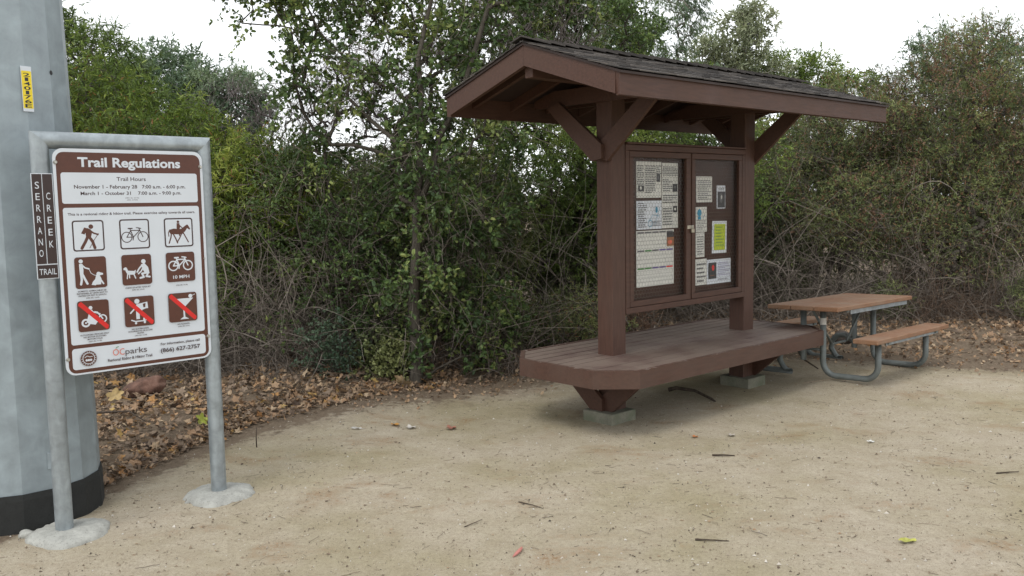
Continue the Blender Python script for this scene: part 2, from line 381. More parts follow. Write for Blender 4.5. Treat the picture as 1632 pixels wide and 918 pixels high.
# ------------------------------------------------------------------ steel pole
PX, PY, PR = -3.115, 5.44, 0.475
pole = thing('utility_pole', 'huge tapered grey galvanised steel pole behind the trail sign at the left', 'pole', (PX, PY, float(gz(PX, PY))))
def ring12(bm, z, r, n=16, ph=R(9)):
    return [bm.verts.new((r * math.cos(ph + k * 2 * math.pi / n), r * math.sin(ph + k * 2 * math.pi / n), z)) for k in range(n)]
def loft(bm, rs):
    for a, b in zip(rs, rs[1:]):
        n = len(a)
        for k in range(n): bm.faces.new((a[k], a[(k + 1) % n], b[(k + 1) % n], b[k]))
bm = bmesh.new(); loft(bm, [ring12(bm, z, PR - 0.018 * z) for z in (0.215, 1, 2, 3, 4, 5, 6, 7, 8)])
bm_obj('shaft', bm, M['pole'], pole, bevel=0.012)
bm = bmesh.new(); loft(bm, [ring12(bm, z, r) for z, r in ((-0.15, PR + 0.012), (0.195, PR + 0.006), (0.232, PR + 0.001))]); bm_obj('base_coating', bm, M['tar'], pole)
# details: number plate, hole, weld tab (positions on the camera side)
def on_pole(az, z, extra=0.004):   # az: angle in world
    r = (PR - 0.018 * z) * math.cos(math.pi / 16) / math.cos(((az - R(9)) % (math.pi / 8)) - math.pi / 16) + extra
    return Vector((r * math.cos(az), r * math.sin(az), z))
az_tag = R(-48)
def pole_plate(azc, z0, z1, w, name, mat, extra, parent):
    p = on_pole(azc, (z0 + z1) / 2, extra); e = bpy.data.objects.new(name, None)
    fa = R(9) + (math.floor((azc - R(9)) / (math.pi / 8)) + 0.5) * math.pi / 6
    bm = bmesh.new(); box(bm, (0, 0, 0), (w, 0.003, z1 - z0))
    o = bm_obj(name, bm, mat, parent, bevel=0.001)
    o.location = p; o.rotation_euler = (-R(1), 0, fa + math.pi / 2); return o

# ------------------------------------------------------------------ trail sign
TY = 0.7592
sgn = thing('trail_sign', 'white and brown Trail Regulations sign on a galvanised tube frame with concrete footings', 'sign', (-2.609, 4.984, 0), TY)
SW, SZ, TR = 0.94, 2.262, 0.048
bm = bmesh.new()
tube(bm, [(0, 0, -0.1), (0, 0, SZ)], TR, 24, cap=False)
tube(bm, [(SW, 0, -0.1), (SW, 0, SZ)], TR, 24, cap=False)
bm.free()
def mitre_tube(pts, ends, r=TR, seg=24):
    """three-piece frame with 45 degree mitres"""
    bm = bmesh.new()
    def seg_tube(p, q, np_, nq):
        p, q = Vector(p), Vector(q); t = (q - p).normalized(); a = Vector((0, 1, 0)); b = t.cross(a)
        R1, R2 = [], []
        for k in range(seg):
            o = (a * math.cos(k * 2 * math.pi / seg) + b * math.sin(k * 2 * math.pi / seg)) * r
            def hit(c, n): n = Vector(n); return c + o + t * (-(o.dot(n)) / t.dot(n))
            R1.append(bm.verts.new(hit(p, np_))); R2.append(bm.verts.new(hit(q, nq)))
        for k in range(seg): bm.faces.new((R1[k], R1[(k + 1) % seg], R2[(k + 1) % seg], R2[k]))
    return bm, seg_tube
bm, st = mitre_tube(None, None)
st((0, 0, -0.1), (0, 0, SZ), (0, 0, 1), (1, 0, 1)); o_ = bm_obj('post', bm, M['galv'], sgn, smooth=True)
bm, st = mitre_tube(None, None)
st((SW, 0, -0.1), (SW, 0, SZ), (0, 0, 1), (-1, 0, 1)); bm_obj('post', bm, M['galv'], sgn, smooth=True)
bm, st = mitre_tube(None, None)
st((0, 0, SZ), (SW, 0, SZ), (1, 0, 1), (-1, 0, 1)); bm_obj('top_rail', bm, M['galv'], sgn, smooth=True)
def footing(cx, cy, rx, ry, h, seed):
    bm = bmesh.new(); rnd = random.Random(seed); n = 40; rings = []
    wob = [1 + 0.05 * math.sin(3 * k * 2 * math.pi / n + seed) + 0.04 * math.sin(5 * k * 2 * math.pi / n) + rnd.uniform(-0.012, 0.012) for k in range(n)]
    for f, z in ((1.06, -0.05), (1.04, 0.0), (0.97, h * 0.42), (0.86, h * 0.74), (0.62, h * 0.92), (0.3, h)):
        rings.append([bm.verts.new((cx + rx * f * wob[k] * math.cos(k * 2 * math.pi / n), cy + ry * f * wob[k] * math.sin(k * 2 * math.pi / n), z + rnd.uniform(-1, 1) * 0.003)) for k in range(n)])
    loft(bm, rings); bm.faces.new(rings[-1])
    bmesh.ops.subdivide_edges(bm, edges=bm.edges[:], cuts=1, use_grid_fill=True)
    for v in bm.verts:
        if v.co.z > -0.02: v.co += Vector((noise.noise(v.co * 22), noise.noise(v.co * 22 + Vector((5, 0, 0))), 0.8 * noise.noise(v.co * 30 + Vector((0, 9, 0))))) * 0.011 * (1.0 if math.hypot(v.co.x - cx, v.co.y - cy) > 0.07 else 0.3)
    return bm_obj('concrete_footing', bm, M['conc'], sgn, smooth=True)
footing(0.02, -0.01, 0.21, 0.21, 0.045, 1.0); footing(SW + 0.0, 0.0, 0.215, 0.215, 0.048, 2.0)
# panel
W_, H_ = 0.862, 1.286; PX0, PZ0 = 0.048, 0.930
bm = bmesh.new()
P = []
r_ = 0.055
for cx_, cz_, a0 in ((W_ - r_, r_, -90), (W_ - r_, H_ - r_, 0), (r_, H_ - r_, 90), (r_, r_, 180)):
    for k in range(8): a = R(a0 + 90 / 7 * k); P.append((cx_ + r_ * math.cos(a), 0, cz_ + r_ * math.sin(a)))
prism(bm, P, (0, 0.003, 0))
panel = bm_obj('sign_panel', bm, M['sign_white'], sgn); panel.location = (PX0, -TR - 0.006, PZ0)
A = Art(-0.0006)
mm = 0.001
def Zt(y): return H_ - y * mm      # mm from the top
def RR(m, x0, y0, x1, y1, r): A.rect(m, x0 * mm, Zt(y1), x1 * mm, Zt(y0), r * mm)
RR('sign_brown', 16, 20, 846, 1276, 42)
RR('sign_white', 37, 134, 823, 309, 14)
RR('sign_white', 37, 332, 826, 1113, 14)
RR('sign_white', 37, 1134, 826, 1256, 18)
def TX(m, s, x0, x1, yb, cap, b=0.012, al='fit'): A.text(m, s, x0 * mm, x1 * mm, Zt(yb), cap * mm, b, al)
TX('sign_white', 'Trail Regulations', 131, 722, 100, 54, 0.030)
TX('ink', 'Trail Hours', 340, 509, 180, 23, 0.016)
TX('ink', 'November 1 - February 28   7:00 a.m. - 6:00 p.m.', 104, 748, 224, 21, 0.02)
TX('ink', 'March 1 - October 31    7:00 a.m. - 9:00 p.m.', 137, 720, 261, 20, 0.02)
TX('ink', '(ORD. Sec. 2-5-34)', 384, 463, 282, 6); TX('ink', '(ORD. 10-3349)', 392, 455, 294, 6)
TX('ink', 'This is a regional riding & hiking trail. Please exercise safety towards all users.', 61, 801, 376, 15, 0.02)
cols = [(79, 252), (339, 513), (602, 780)]; rows = [(404, 580), (613, 793), (863, 1041)]
class Pic:
    def __init__(s, c, r, fg, frame):
        s.x0, s.x1 = cols[c]; s.y0, s.y1 = rows[r]; s.m = fg
        if frame == 'outline':
            RR('ink', s.x0, s.y0, s.x1, s.y1, 16); RR('sign_white', s.x0 + 8, s.y0 + 8, s.x1 - 8, s.y1 - 8, 10)
        else: RR('sign_brown', s.x0, s.y0, s.x1, s.y1, 16)
    def t(s, p): return ((s.x0 + (s.x1 - s.x0) * p[0] / 100) * mm, Zt(s.y1 - (s.y1 - s.y0) * p[1] / 100))
    def disk(s, x, y, r, m=None): a, b = s.t((x, y)); A.disk(m or s.m, a, b, r * 0.00175)
    def ring(s, x, y, r, w): a, b = s.t((x, y)); A.ring(s.m, a, b, r * 0.00175, w * 0.00175)
    def line(s, pts, w, m=None): A.line(m or s.m, [s.t(p) for p in pts], w * 0.00175); [s.disk(p[0], p[1], w / 2, m) for p in (pts[0], pts[-1])]
    def poly(s, pts, m=None): A.poly(m or s.m, [s.t(p) for p in pts])
    def slash(s): s.poly([(4, 92), (12, 98), (97, 14), (94, 4), (88, 3), (3, 86)], 'red')
def bike(p, dx=0, dy=0, k=1.0, w=3.0):
    q = lambda x, y: (50 + (x - 50) * k + dx, 50 + (y - 50) * k + dy)
    for x in (23, 77): p.ring(*q(x, 40), 17 * k, w)
    p.line([q(23, 40), q(45, 40), q(68, 62), q(37, 62), q(23, 40)], w); p.line([q(45, 40), q(34, 69)], w)
    p.line([q(77, 40), q(64, 70), q(56, 71)], w); p.line([q(64, 70), q(71, 68)], w); p.line([q(29, 69), q(42, 69)], w + 1); p.line([q(45, 40), q(43, 30)], w)
# hiker
p = Pic(0, 0, 'sign_brown', 'outline')
p.disk(59, 79, 7.5); p.poly([(27, 58), (38, 77), (47, 74), (38, 54)]); p.poly([(39, 73), (47, 75), (58, 70), (62, 60), (58, 46), (42, 44), (41, 58)])
p.line([(54, 68), (66, 58), (80, 53)], 5.5); p.line([(82, 56), (66, 34), (52, 10)], 2); p.line([(47, 46), (39, 30), (27, 10)], 9.5); p.line([(52, 46), (62, 30), (68, 10)], 9.5)
# bicycle
p = Pic(1, 0, 'ink', 'outline'); bike(p)
# horse rider
p = Pic(2, 0, 'sign_brown', 'outline')
p.poly([(17, 52), (21, 61), (33, 64), (50, 61), (62, 63), (70, 55), (66, 45), (50, 43), (34, 44), (22, 44)])
p.poly([(60, 63), (74, 73), (81, 77), (84, 74), (91, 62), (88, 58), (80, 64), (76, 58), (70, 50)])
p.line([(24, 48), (22, 34), (15, 14)], 4.5); p.line([(30, 46), (38, 30), (44, 14)], 4.5); p.line([(60, 46), (52, 30), (44, 18)], 4.0); p.line([(66, 48), (74, 32), (82, 16)], 4.0)
p.line([(19, 60), (14, 50), (15, 38)], 3); p.disk(49, 87, 4.5); p.poly([(44, 82), (53, 82), (56, 70), (53, 60), (43, 60)]); p.line([(52, 76), (62, 66)], 3); p.line([(50, 62), (55, 50), (52, 40)], 4)
# walking a dog
p = Pic(0, 1, 'sign_white', 'solid')
p.disk(20, 87, 6.5); p.poly([(14, 79), (25, 79), (27, 60), (26, 44), (15, 44)]); p.line([(19, 46), (20, 28), (17, 14)], 7); p.line([(23, 46), (30, 30), (37, 15)], 7)
p.line([(23, 75), (32, 66), (44, 62)], 4.5); p.line([(44, 62), (50, 48), (60, 41), (70, 39)], 1.6)
p.disk(74, 44, 7); p.poly([(74, 50), (88, 46), (88, 41), (76, 39)]); p.poly([(66, 42), (76, 40), (82, 30), (80, 10), (50, 10), (54, 20), (62, 28)]); p.line([(78, 28), (88, 12)], 5); p.line([(52, 12), (62, 10)], 4)
# clean up after pet
p = Pic(1, 1, 'sign_white', 'solid')
p.poly([(5, 56), (11, 60), (16, 58), (20, 48), (40, 46), (46, 50), (44, 38), (40, 34), (18, 35), (13, 44), (11, 50), (5, 51)])
p.line([(18, 38), (16, 22)], 3.5); p.line([(24, 37), (24, 24)], 3.2); p.line([(38, 38), (44, 22)], 3.8)
p.disk(73, 76, 7.5); p.poly([(64, 66), (76, 70), (88, 56), (92, 36), (78, 34), (70, 48)]); p.line([(68, 64), (58, 54), (50, 42)], 5); p.line([(72, 58), (64, 44), (54, 36)], 4.5)
p.line([(84, 38), (66, 36), (72, 24), (60, 22)], 6.5); p.line([(88, 38), (80, 26), (92, 24)], 6)
# bike 10 mph
p = Pic(2, 1, 'sign_white', 'solid'); bike(p, 0, 14, 0.95, 4.2)
TX('sign_white', '10 MPH', 640, 742, 773, 20, 0.02)
# motorcycle
p = Pic(0, 2, 'sign_white', 'solid')
p.ring(24, 28, 11, 6); p.ring(78, 38, 12, 4); p.disk(24, 28, 3); p.poly([(26, 30), (34, 56), (46, 50), (62, 30), (54, 20), (36, 24)]); p.disk(41, 76, 6)
p.poly([(34, 68), (46, 70), (50, 56), (34, 54)]); p.line([(44, 64), (60, 58), (70, 54)], 4); p.line([(78, 38), (62, 60), (54, 62)], 4); p.line([(46, 50), (56, 38), (50, 26)], 5); p.slash()
# skateboarder
p = Pic(1, 2, 'sign_white', 'solid')
p.disk(43, 84, 8.5); p.poly([(40, 74), (78, 80), (80, 58), (72, 58), (60, 54), (58, 44), (38, 46)]); p.line([(42, 66), (30, 56), (20, 46)], 5); p.poly([(38, 46), (50, 46), (50, 24), (38, 24)]); p.line([(58, 46), (70, 36), (64, 22)], 7)
p.line([(22, 22), (34, 17), (66, 17), (80, 23)], 4); p.disk(36, 11, 4); p.disk(66, 12, 4); p.poly([(62, 74), (72, 76), (70, 62), (64, 62)], 'sign_brown'); p.slash()
# cocktail glass
p = Pic(2, 2, 'sign_white', 'solid')
p.poly([(14, 80), (88, 80), (54, 48), (50, 48)]); p.poly([(50, 50), (55, 50), (57, 12), (51, 12)]); p.poly([(38, 8), (70, 8), (56, 16), (50, 16)]); p.disk(78, 87, 7); p.line([(78, 86), (94, 92)], 2); p.slash()
for cx_, ys, lines in ((166, 806, ['DOMESTIC ANIMALS MUST BE', 'RESTRAINED BY LEASH NOT TO', 'EXCEED SIX FEET IN LENGTH', '(ORD. SEC. 2-5-45)']), (426, 806, ['CLEAN UP AFTER YOUR PET', '(ORD. SEC. 2-5-49)']), (691, 811, ['(ORD. SEC. 2-5-36)']),
        (165, 1058, ['AUTHORIZED VEHICLES ONLY', 'NO MOTOR SCOOTERS', 'MOTORCYCLES', '(ORD. SEC. 2-5-36)']), (426, 1054, ['NO SKATEBOARDS,', 'ROLLERSKATES OR IN-LINE', 'SKATES.', '(ORD. SEC. 2-5-38)']), (691, 1053, ['NO ALCOHOL.', '(ORD. SEC. 2-5-31)'])):
    for i, s in enumerate(lines):
        h = 6.5 if s.startswith('(') else 8.5
        A.text('ink', s, (cx_ - 10) * mm, (cx_ + 10) * mm, Zt(ys + 6 + 13 * i), h * mm, 0.02, 'center')
# bottom strip
a_, b_ = 123 * mm, Zt(1196)
A.disk('sign_brown', a_, b_, 0.044, n=36); A.ring('sign_white', a_, b_, 0.032, 0.0035, 30)
A.line('sign_white', [(a_ - 0.022, b_ + 0.006), (a_ - 0.008, b_ + 0.015), (a_ + 0.006, b_ + 0.008), (a_ + 0.022, b_ + 0.010)], 0.0035)
for dx_ in (-0.012, 0.0, 0.012): A.disk('sign_white', a_ + dx_, b_ - 0.010, 0.0065)
for k in range(18):
    an = R(20 * k); A.line('sign_white', [(a_ + 0.036 * math.cos(an), b_ + 0.036 * math.sin(an)), (a_ + 0.040 * math.cos(an), b_ + 0.040 * math.sin(an))], 0.004)
TX('orange', 'OC', 259, 325, 1199, 40, -0.004); TX('ink', 'parks', 330, 456, 1199, 36, 0.0)
A.line('greenink', [(0.276, Zt(1158)), (0.284, Zt(1150)), (0.294, Zt(1149))], 0.004)
TX('ink', 'Regional Riding & Hiking Trail', 228, 486, 1231, 17, 0.02)
TX('ink', 'For information, please call', 541, 786, 1172, 15, 0.02)
TX('ink', '(866) 627-2757', 539, 787, 1216, 25, 0.02)
A.build('artwork', panel)
def bolt(parent, x, y, z, r=0.012):
    bm = bmesh.new(); bmesh.ops.create_cone(bm, cap_ends=True, segments=14, radius1=r, radius2=r * 0.6, depth=r * 0.9)
    bmesh.ops.rotate(bm, cent=(0, 0, 0), matrix=Matrix.Rotation(R(90), 3, 'X'), verts=bm.verts)
    o = bm_obj('bolt', bm, M['bolt'], parent); o.location = (x, y, z); return o
for (mx_, my_) in ((14, 78), (848, 92), (14, 1190), (846, 1152)): bolt(sgn, PX0 + mx_ * mm, -TR - 0.012, PZ0 + H_ - my_ * mm)
bolt(sgn, PX0 + 0.846, -TR - 0.010, PZ0 + H_ - 0.66, 0.006)
# narrow vertical name strip on the left post
bm = bmesh.new(); box(bm, (0.056, 0, 0.292), (0.112, 0.003, 0.584)); strip = bm_obj('name_strip', bm, M['sign_white'], sgn, bevel=0.0005); strip.location = (-0.068, -TR - 0.004, 1.492)
A = Art(-0.0024)
A.rect('sign_dark', 0.004, 0.084, 0.0535, 0.580); A.rect('sign_dark', 0.0575, 0.084, 0.108, 0.580); A.rect('sign_dark', 0.004, 0.004, 0.108, 0.078)
for i, ch in enumerate('SERRANO'): A.text('sign_white', ch, 0.018, 0.0395, 0.500 - i * 0.0625, 0.040, 0.0)
for i, ch in enumerate('CREEK'): A.text('sign_white', ch, 0.072, 0.0935, 0.440 - i * 0.0665, 0.040, 0.0)
A.text('sign_white', 'TRAIL', 0.012, 0.101, 0.024, 0.035, 0.0)
A.build('strip_lettering', strip)

# pole plate with number
def plate_at(px, py):   # helper only for choosing the place on the round pole: direction of the view ray
    a, b = px - 816, py - 459; x_ = a * cr + b * sr; y_ = -a * sr + b * cr
    return F0 + R0 * (x_ / 1416.4) - U0 * (y_ / 1416.4)
def hit_pole(px, py):
    d = plate_at(px, py); t = 3.0
    while t < 9:
        q = Vector((0, 0, CAMZ)) + d * t; zz = q.z - pole.location.z
        an = math.atan2(q.y - PY, q.x - PX); rr = (PR - 0.018 * zz) * math.cos(math.pi / 16) / math.cos(((an - R(9)) % (math.pi / 8)) - math.pi / 16)
        if math.hypot(q.x - PX, q.y - PY) <= rr: return an, zz
        t += 0.002
    return R(-60), 2
an1, z1_ = hit_pole(41, 106); an0, z0_ = hit_pole(44, 178)
plate = pole_plate((an1 + an0) / 2, z0_, z1_, 0.060, 'number_plate', M['sign_white'], 0.006, pole)
A = Art(-0.002); hh = (z1_ - z0_)
A.rect('yellow', -0.0285, -hh / 2 + 0.018, 0.027, hh / 2 - 0.026, 0.004)
for i, ch in enumerate('2140176E'):
    zc = hh / 2 - 0.058 - i * (hh - 0.056) / 8
    A.text('blackink', ch, -0.019, 0.019, zc, 0.021, 0.02, 'fit') if ch != '1' else A.text('blackink', ch, -0.011, 0.009, zc, 0.021, 0.03)
A.build('plate_lettering', plate)
an, zz = hit_pole(81, 116); q = on_pole(an, zz, 0.001)
bm = bmesh.new(); bmesh.ops.create_circle(bm, cap_ends=True, segments=16, radius=0.014); bmesh.ops.rotate(bm, cent=(0, 0, 0), matrix=Matrix.Rotation(R(90), 3, 'X'), verts=bm.verts)
o = bm_obj('bolt_hole', bm, M['blackink'], pole); o.location = q; o.rotation_euler = (0, 0, R(9) + (math.floor((an - R(9)) / (math.pi / 8)) + 0.5) * math.pi / 6 + math.pi / 2)
an, zz = hit_pole(79, 734); pole_plate(an, zz - 0.05, zz + 0.05, 0.03, 'weld_tab', M['pole'], 0.008, pole)

# ------------------------------------------------------------------ kiosk   (local x = along, local y = -v: away from the path)
KX, KY, KYAW, KZ = 0.8709, 7.7425, 0.7418, -0.0498
kio = thing('trail_kiosk', 'brown wooden trail kiosk with shingled gable roof, glazed notice board and bench deck', 'kiosk', (KX, KY, KZ), KYAW)
L = 2.0255; HU, HV = 0.088, 0.088
def K(u, v, z): return Vector((u, -v, z))
for u in (0, L):
    bm = bmesh.new(); box(bm, (u, 0, (2.93 + 0.06) / 2), (HU * 2, HV * 2, 2.93 - 0.06)); bm_obj('post', bm, M['brown_post'], kio, bevel=0.006)
    s = -1 if u == 0 else 1
    bm = bmesh.new(); box(bm, (u - 0.05 * (1 if u == 0 else -0.4), -0.01, 0.01), (0.32, 0.34, 0.165)); bm_obj('concrete_block', bm, M['conc_green'], kio, bevel=0.006)
    # V braces under the roof and under the deck, on the outer face of each post
    for sv in (1, -1):
        uo = u + s * (HU + 0.001) + (s * 0.001 if sv > 0 else s * 0.042)
        bm = bmesh.new(); prism(bm, [K(uo, sv * -0.04, 2.28), K(uo, sv * 0.07, 2.26), K(uo, sv * 0.60, 2.74), K(uo, sv * 0.46, 2.79), K(uo, sv * -0.04, 2.40)], (s * 0.039, 0, 0)); bm_obj('roof_brace', bm, M['brown'], kio, bevel=0.003)
        bm = bmesh.new(); prism(bm, [K(uo, sv * -0.03, 0.093), K(uo, sv * 0.11, 0.093), K(uo, sv * 0.50, 0.43), K(uo, sv * 0.26, 0.43), K(uo, sv * -0.03, 0.20)], (s * 0.039, 0, 0)); bm_obj('deck_brace', bm, M['brown'], kio, bevel=0.003)
    # tie beam across the post
    for du in (-0.11, 0.11):
        bm = bmesh.new(); prism(bm, [K(u + du - 0.02, -0.80, 2.76), K(u + du - 0.02, 0.80, 2.76), K(u + du - 0.02, 0.80, 2.83), K(u + du - 0.02, 0.55, 2.90), K(u + du - 0.02, -0.55, 2.90), K(u + du - 0.02, -0.80, 2.83)], (0.04, 0, 0)); bm_obj('tie_beam', bm, M['brown'], kio, bevel=0.003)
    # deck bearers
    for dv in (-0.42, 0.42):
        pass
# deck
DW, DB, LP0, LP1, CH = 0.697, 0.713, 0.7246, 0.6711, 0.262; DZ, DT = 0.580, 0.146
octo = [(-LP0 + CH, DW), (L + LP1 - CH, DW), (L + LP1, DW - CH), (L + LP1, -DB + CH), (L + LP1 - CH, -DB), (-LP0 + 0.295, -DB), (-LP0, -DB + 0.295), (-LP0, DW - CH)]
def clip_band(poly, v0, v1):
    def clip(P, f):
        out = []
        for i in range(len(P)):
            a, b = P[i], P[(i + 1) % len(P)]; fa, fb = f(a), f(b)
            if fa >= 0: out.append(a)
            if (fa >= 0) != (fb >= 0): t = fa / (fa - fb); out.append((a[0] + (b[0] - a[0]) * t, a[1] + (b[1] - a[1]) * t))
        return out
    return clip(clip(poly, lambda p: p[1] - v0), lambda p: v1 - p[1])
ins = 0.040
def inset(poly, d):
    n = len(poly); out = []; c = (L / 2, 0)
    for i in range(n):
        p0, p1, p2 = poly[i - 1], poly[i], poly[(i + 1) % n]
        def nrm(a, b):
            dx, dy = b[0] - a[0], b[1] - a[1]; l = math.hypot(dx, dy); nx_, ny_ = -dy / l, dx / l
            if (c[0] - a[0]) * nx_ + (c[1] - a[1]) * ny_ < 0: nx_, ny_ = -nx_, -ny_
            return nx_, ny_
        n1, n2 = nrm(p0, p1), nrm(p1, p2); k = d / (1 + n1[0] * n2[0] + n1[1] * n2[1])
        out.append((p1[0] + (n1[0] + n2[0]) * k, p1[1] + (n1[1] + n2[1]) * k))
    return out
inner_o = inset(octo, ins + 0.002)
nb = 10; vv0, vv1 = -DB + ins + 0.002, DW - ins - 0.002; bw = (vv1 - vv0) / nb
for i in range(nb):
    a, b = vv0 + i * bw, vv0 + (i + 1) * bw; gap = 0.0035 if i > 5 else (0.006 if i > 3 else 0.009)
    pl = clip_band(inner_o, a + gap, b - gap)
    if len(pl) < 3: continue
    dz = random.uniform(-0.0012, 0.001)
    bm = bmesh.new(); prism(bm, [K(u, v, DZ - 0.038 + dz) for u, v in pl], (0, 0, 0.036)); bm_obj('deck_board', bm, M['brown_deck'], kio, bevel=0.003)
for i in range(8):
    a, b = octo[i], octo[(i + 1) % 8]; c_, d_ = inset(octo, ins)[i], inset(octo, ins)[(i + 1) % 8]
    bm = bmesh.new(); prism(bm, [K(*a, DZ - DT), K(*b, DZ - DT), K(*d_, DZ - DT), K(*c_, DZ - DT)], (0, 0, DT)); bm_obj('deck_fascia', bm, M['brown_edge'], kio, bevel=0.004)
for v in (-0.45, -0.13, 0.13, 0.45):
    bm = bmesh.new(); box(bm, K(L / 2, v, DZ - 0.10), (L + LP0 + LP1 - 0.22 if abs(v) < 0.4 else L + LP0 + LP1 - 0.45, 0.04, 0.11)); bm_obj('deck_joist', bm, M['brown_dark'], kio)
# roof
RW, RU0, RU1, ZR, ZE, FA = 0.973, -1.015, L + 1.085, 3.136, 2.818, 0.157
sl_ = (ZR - ZE) / RW
for v in (1, -1):   # eaves fascia (long), rake fascia (gable)
    bm = bmesh.new(); prism(bm, [K(RU0, v * RW, ZE), K(RU0, v * RW, ZE - FA + 0.004), K(RU0 + 0.01, v * (RW - 0.04), ZE - FA), K(RU0, v * (RW - 0.04), ZE + 0.04 * sl_)], (RU1 - RU0, 0, 0)); bm_obj('eave_fascia', bm, M['brown'], kio, bevel=0.003)
    for uu, du in ((RU0, -0.001), (RU1, 0.001)):
        th = 0.04 if uu == RU0 else -0.04
        bm = bmesh.new(); prism(bm, [K(uu + du, v * 0.0008, ZR), K(uu + du, v * 0.0008, ZR - FA), K(uu + du, v * (RW - 0.042), ZE - FA + 0.042 * sl_), K(uu + du, v * (RW - 0.0405), ZE + 0.0405 * sl_)], (th, 0, 0))
        bm_obj('rake_fascia', bm, M['brown'], kio, bevel=0.003)
    # the mitred end of the rake board closes the corner
    # roof sheathing (underside boards)
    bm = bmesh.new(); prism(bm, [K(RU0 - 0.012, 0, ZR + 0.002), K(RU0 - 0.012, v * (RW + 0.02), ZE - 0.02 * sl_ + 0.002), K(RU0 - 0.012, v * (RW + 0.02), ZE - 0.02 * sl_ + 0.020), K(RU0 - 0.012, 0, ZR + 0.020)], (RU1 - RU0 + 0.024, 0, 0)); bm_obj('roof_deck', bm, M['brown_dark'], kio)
    nr = 9
    for i in range(nr):
        u = RU0 + 0.25 + i * (RU1 - RU0 - 0.5) / (nr - 1)
        bm = bmesh.new(); prism(bm, [K(u, v * 0.045, ZR - 0.045 * sl_ - 0.001), K(u, v * 0.045, ZR - 0.045 * sl_ - 0.09), K(u, v * (RW - 0.042), ZE - 0.085 + 0.042 * sl_), K(u, v * (RW - 0.042), ZE - 0.001 + 0.042 * sl_)], (0.04, 0, 0)); bm_obj('rafter', bm, M['brown'], kio)
bm = bmesh.new(); box(bm, K((RU0 + RU1) / 2, 0.0, 2.955), (RU1 - RU0 + 0.0 - 0.10, 0.088, 0.13)); bm_obj('ridge_beam', bm, M['brown'], kio, bevel=0.003)
for v in (-0.55, 0.55):
    pass
# shingles
sh = Geo(); rnd = random.Random(3)
slope_len = math.hypot(RW + 0.03, (RW + 0.03) * sl_); ca, sa = (RW + 0.03) / slope_len, (RW + 0.03) * sl_ / slope_len
nc = 8; ex = slope_len / nc
for v in (1, -1):
    for c in range(nc + 1):
        d1 = slope_len - c * ex * 0.985; u = RU0 - 0.025
        while u < RU1 + 0.025:
            w = min(rnd.uniform(0.09, 0.19), RU1 + 0.028 - u)
            if w < 0.02: break
            lo = d1 + rnd.uniform(-0.006, 0.006); hi = max(lo - ex * 1.5, 0.0); t0 = 0.004; th = rnd.uniform(0.007, 0.011); lift = rnd.uniform(0.0, 0.003)
            def pt(uu, d, h): return (uu, -v * (d * ca + h * sa * 0), ZR + 0.021 - d * sa + h)
            P8 = [pt(u + 0.002, lo, 0.010 + lift), pt(u + w - 0.002, lo, 0.010 + lift + rnd.uniform(-.003, .003)), pt(u + w - 0.002, hi, 0.002), pt(u + 0.002, hi, 0.002)]
            T8 = [(a[0], a[1], a[2] + (th if i < 2 else 0.004)) for i, a in enumerate(P8)]
            sh.add(P8 + T8, [[0, 1, 2, 3], [4, 7, 6, 5], [0, 4, 5, 1], [1, 5, 6, 2], [2, 6, 7, 3], [3, 7, 4, 0]], rnd.random())
            u += w
u = RU0 - 0.03
while u < RU1:   # ridge caps
    w = 0.16
    for v in (1, -1):
        P8 = [(u, 0, ZR + 0.062), (u + w * 1.4, 0, ZR + 0.048), (u + w * 1.4, -v * 0.11, ZR + 0.048 - 0.11 * sl_), (u, -v * 0.11, ZR + 0.064 - 0.11 * sl_)]
        T8 = [(a[0], a[1], a[2] + 0.012) for a in P8]
        sh.add(P8 + T8, [[0, 1, 2, 3], [4, 7, 6, 5], [0, 4, 5, 1], [1, 5, 6, 2], [2, 6, 7, 3], [3, 7, 4, 0]], rnd.random() * 0.7)
    u += w
sh.build('shingles', M['shingle'], kio)
# notice board
BU0, BU1, BZ0, BZ1 = HU + 0.001, L - HU - 0.001, 0.925, 2.405; VF = 0.094
board = bpy.data.objects.new('notice_board', None)
bm = bmesh.new()
t = 0.052
bm = bmesh.new(); box(bm, K((BU0 + BU1) / 2, 0.0, (BZ0 + BZ1) / 2), (BU1 - BU0 - 2 * t, 0.024, BZ1 - BZ0 - 2 * t)); back = bm_obj('backboard', bm, M['backboard'], kio)
for c, s in ((K((BU0 + BU1) / 2, 0, BZ1 - t / 2), (BU1 - BU0, VF * 2, t)), (K((BU0 + BU1) / 2, 0, BZ0 + t / 2), (BU1 - BU0, VF * 2, t)),
             (K(BU0 + t / 2, 0, (BZ0 + BZ1) / 2), (t, VF * 2 - 0.002, BZ1 - BZ0 - 2 * t - 0.001)), (K(BU1 - t / 2, 0, (BZ0 + BZ1) / 2), (t, VF * 2 - 0.002, BZ1 - BZ0 - 2 * t - 0.001))):
    bm = bmesh.new(); box(bm, c, s); bm_obj('cabinet_frame', bm, M['brown'], kio, bevel=0.004)
bm = bmesh.new(); box(bm, K(1.031, 0.045, (BZ0 + BZ1) / 2), (0.028, 0.075, BZ1 - BZ0 - 2 * t - 0.002)); bm_obj('centre_mullion', bm, M['brown'], kio, bevel=0.003)
bm = bmesh.new(); box(bm, K((BU0 + BU1) / 2, 0.03, BZ1 + 0.011), (BU1 - BU0, 0.17, 0.018)); bm_obj('cabinet_cap', bm, M['brown'], kio, bevel=0.003)
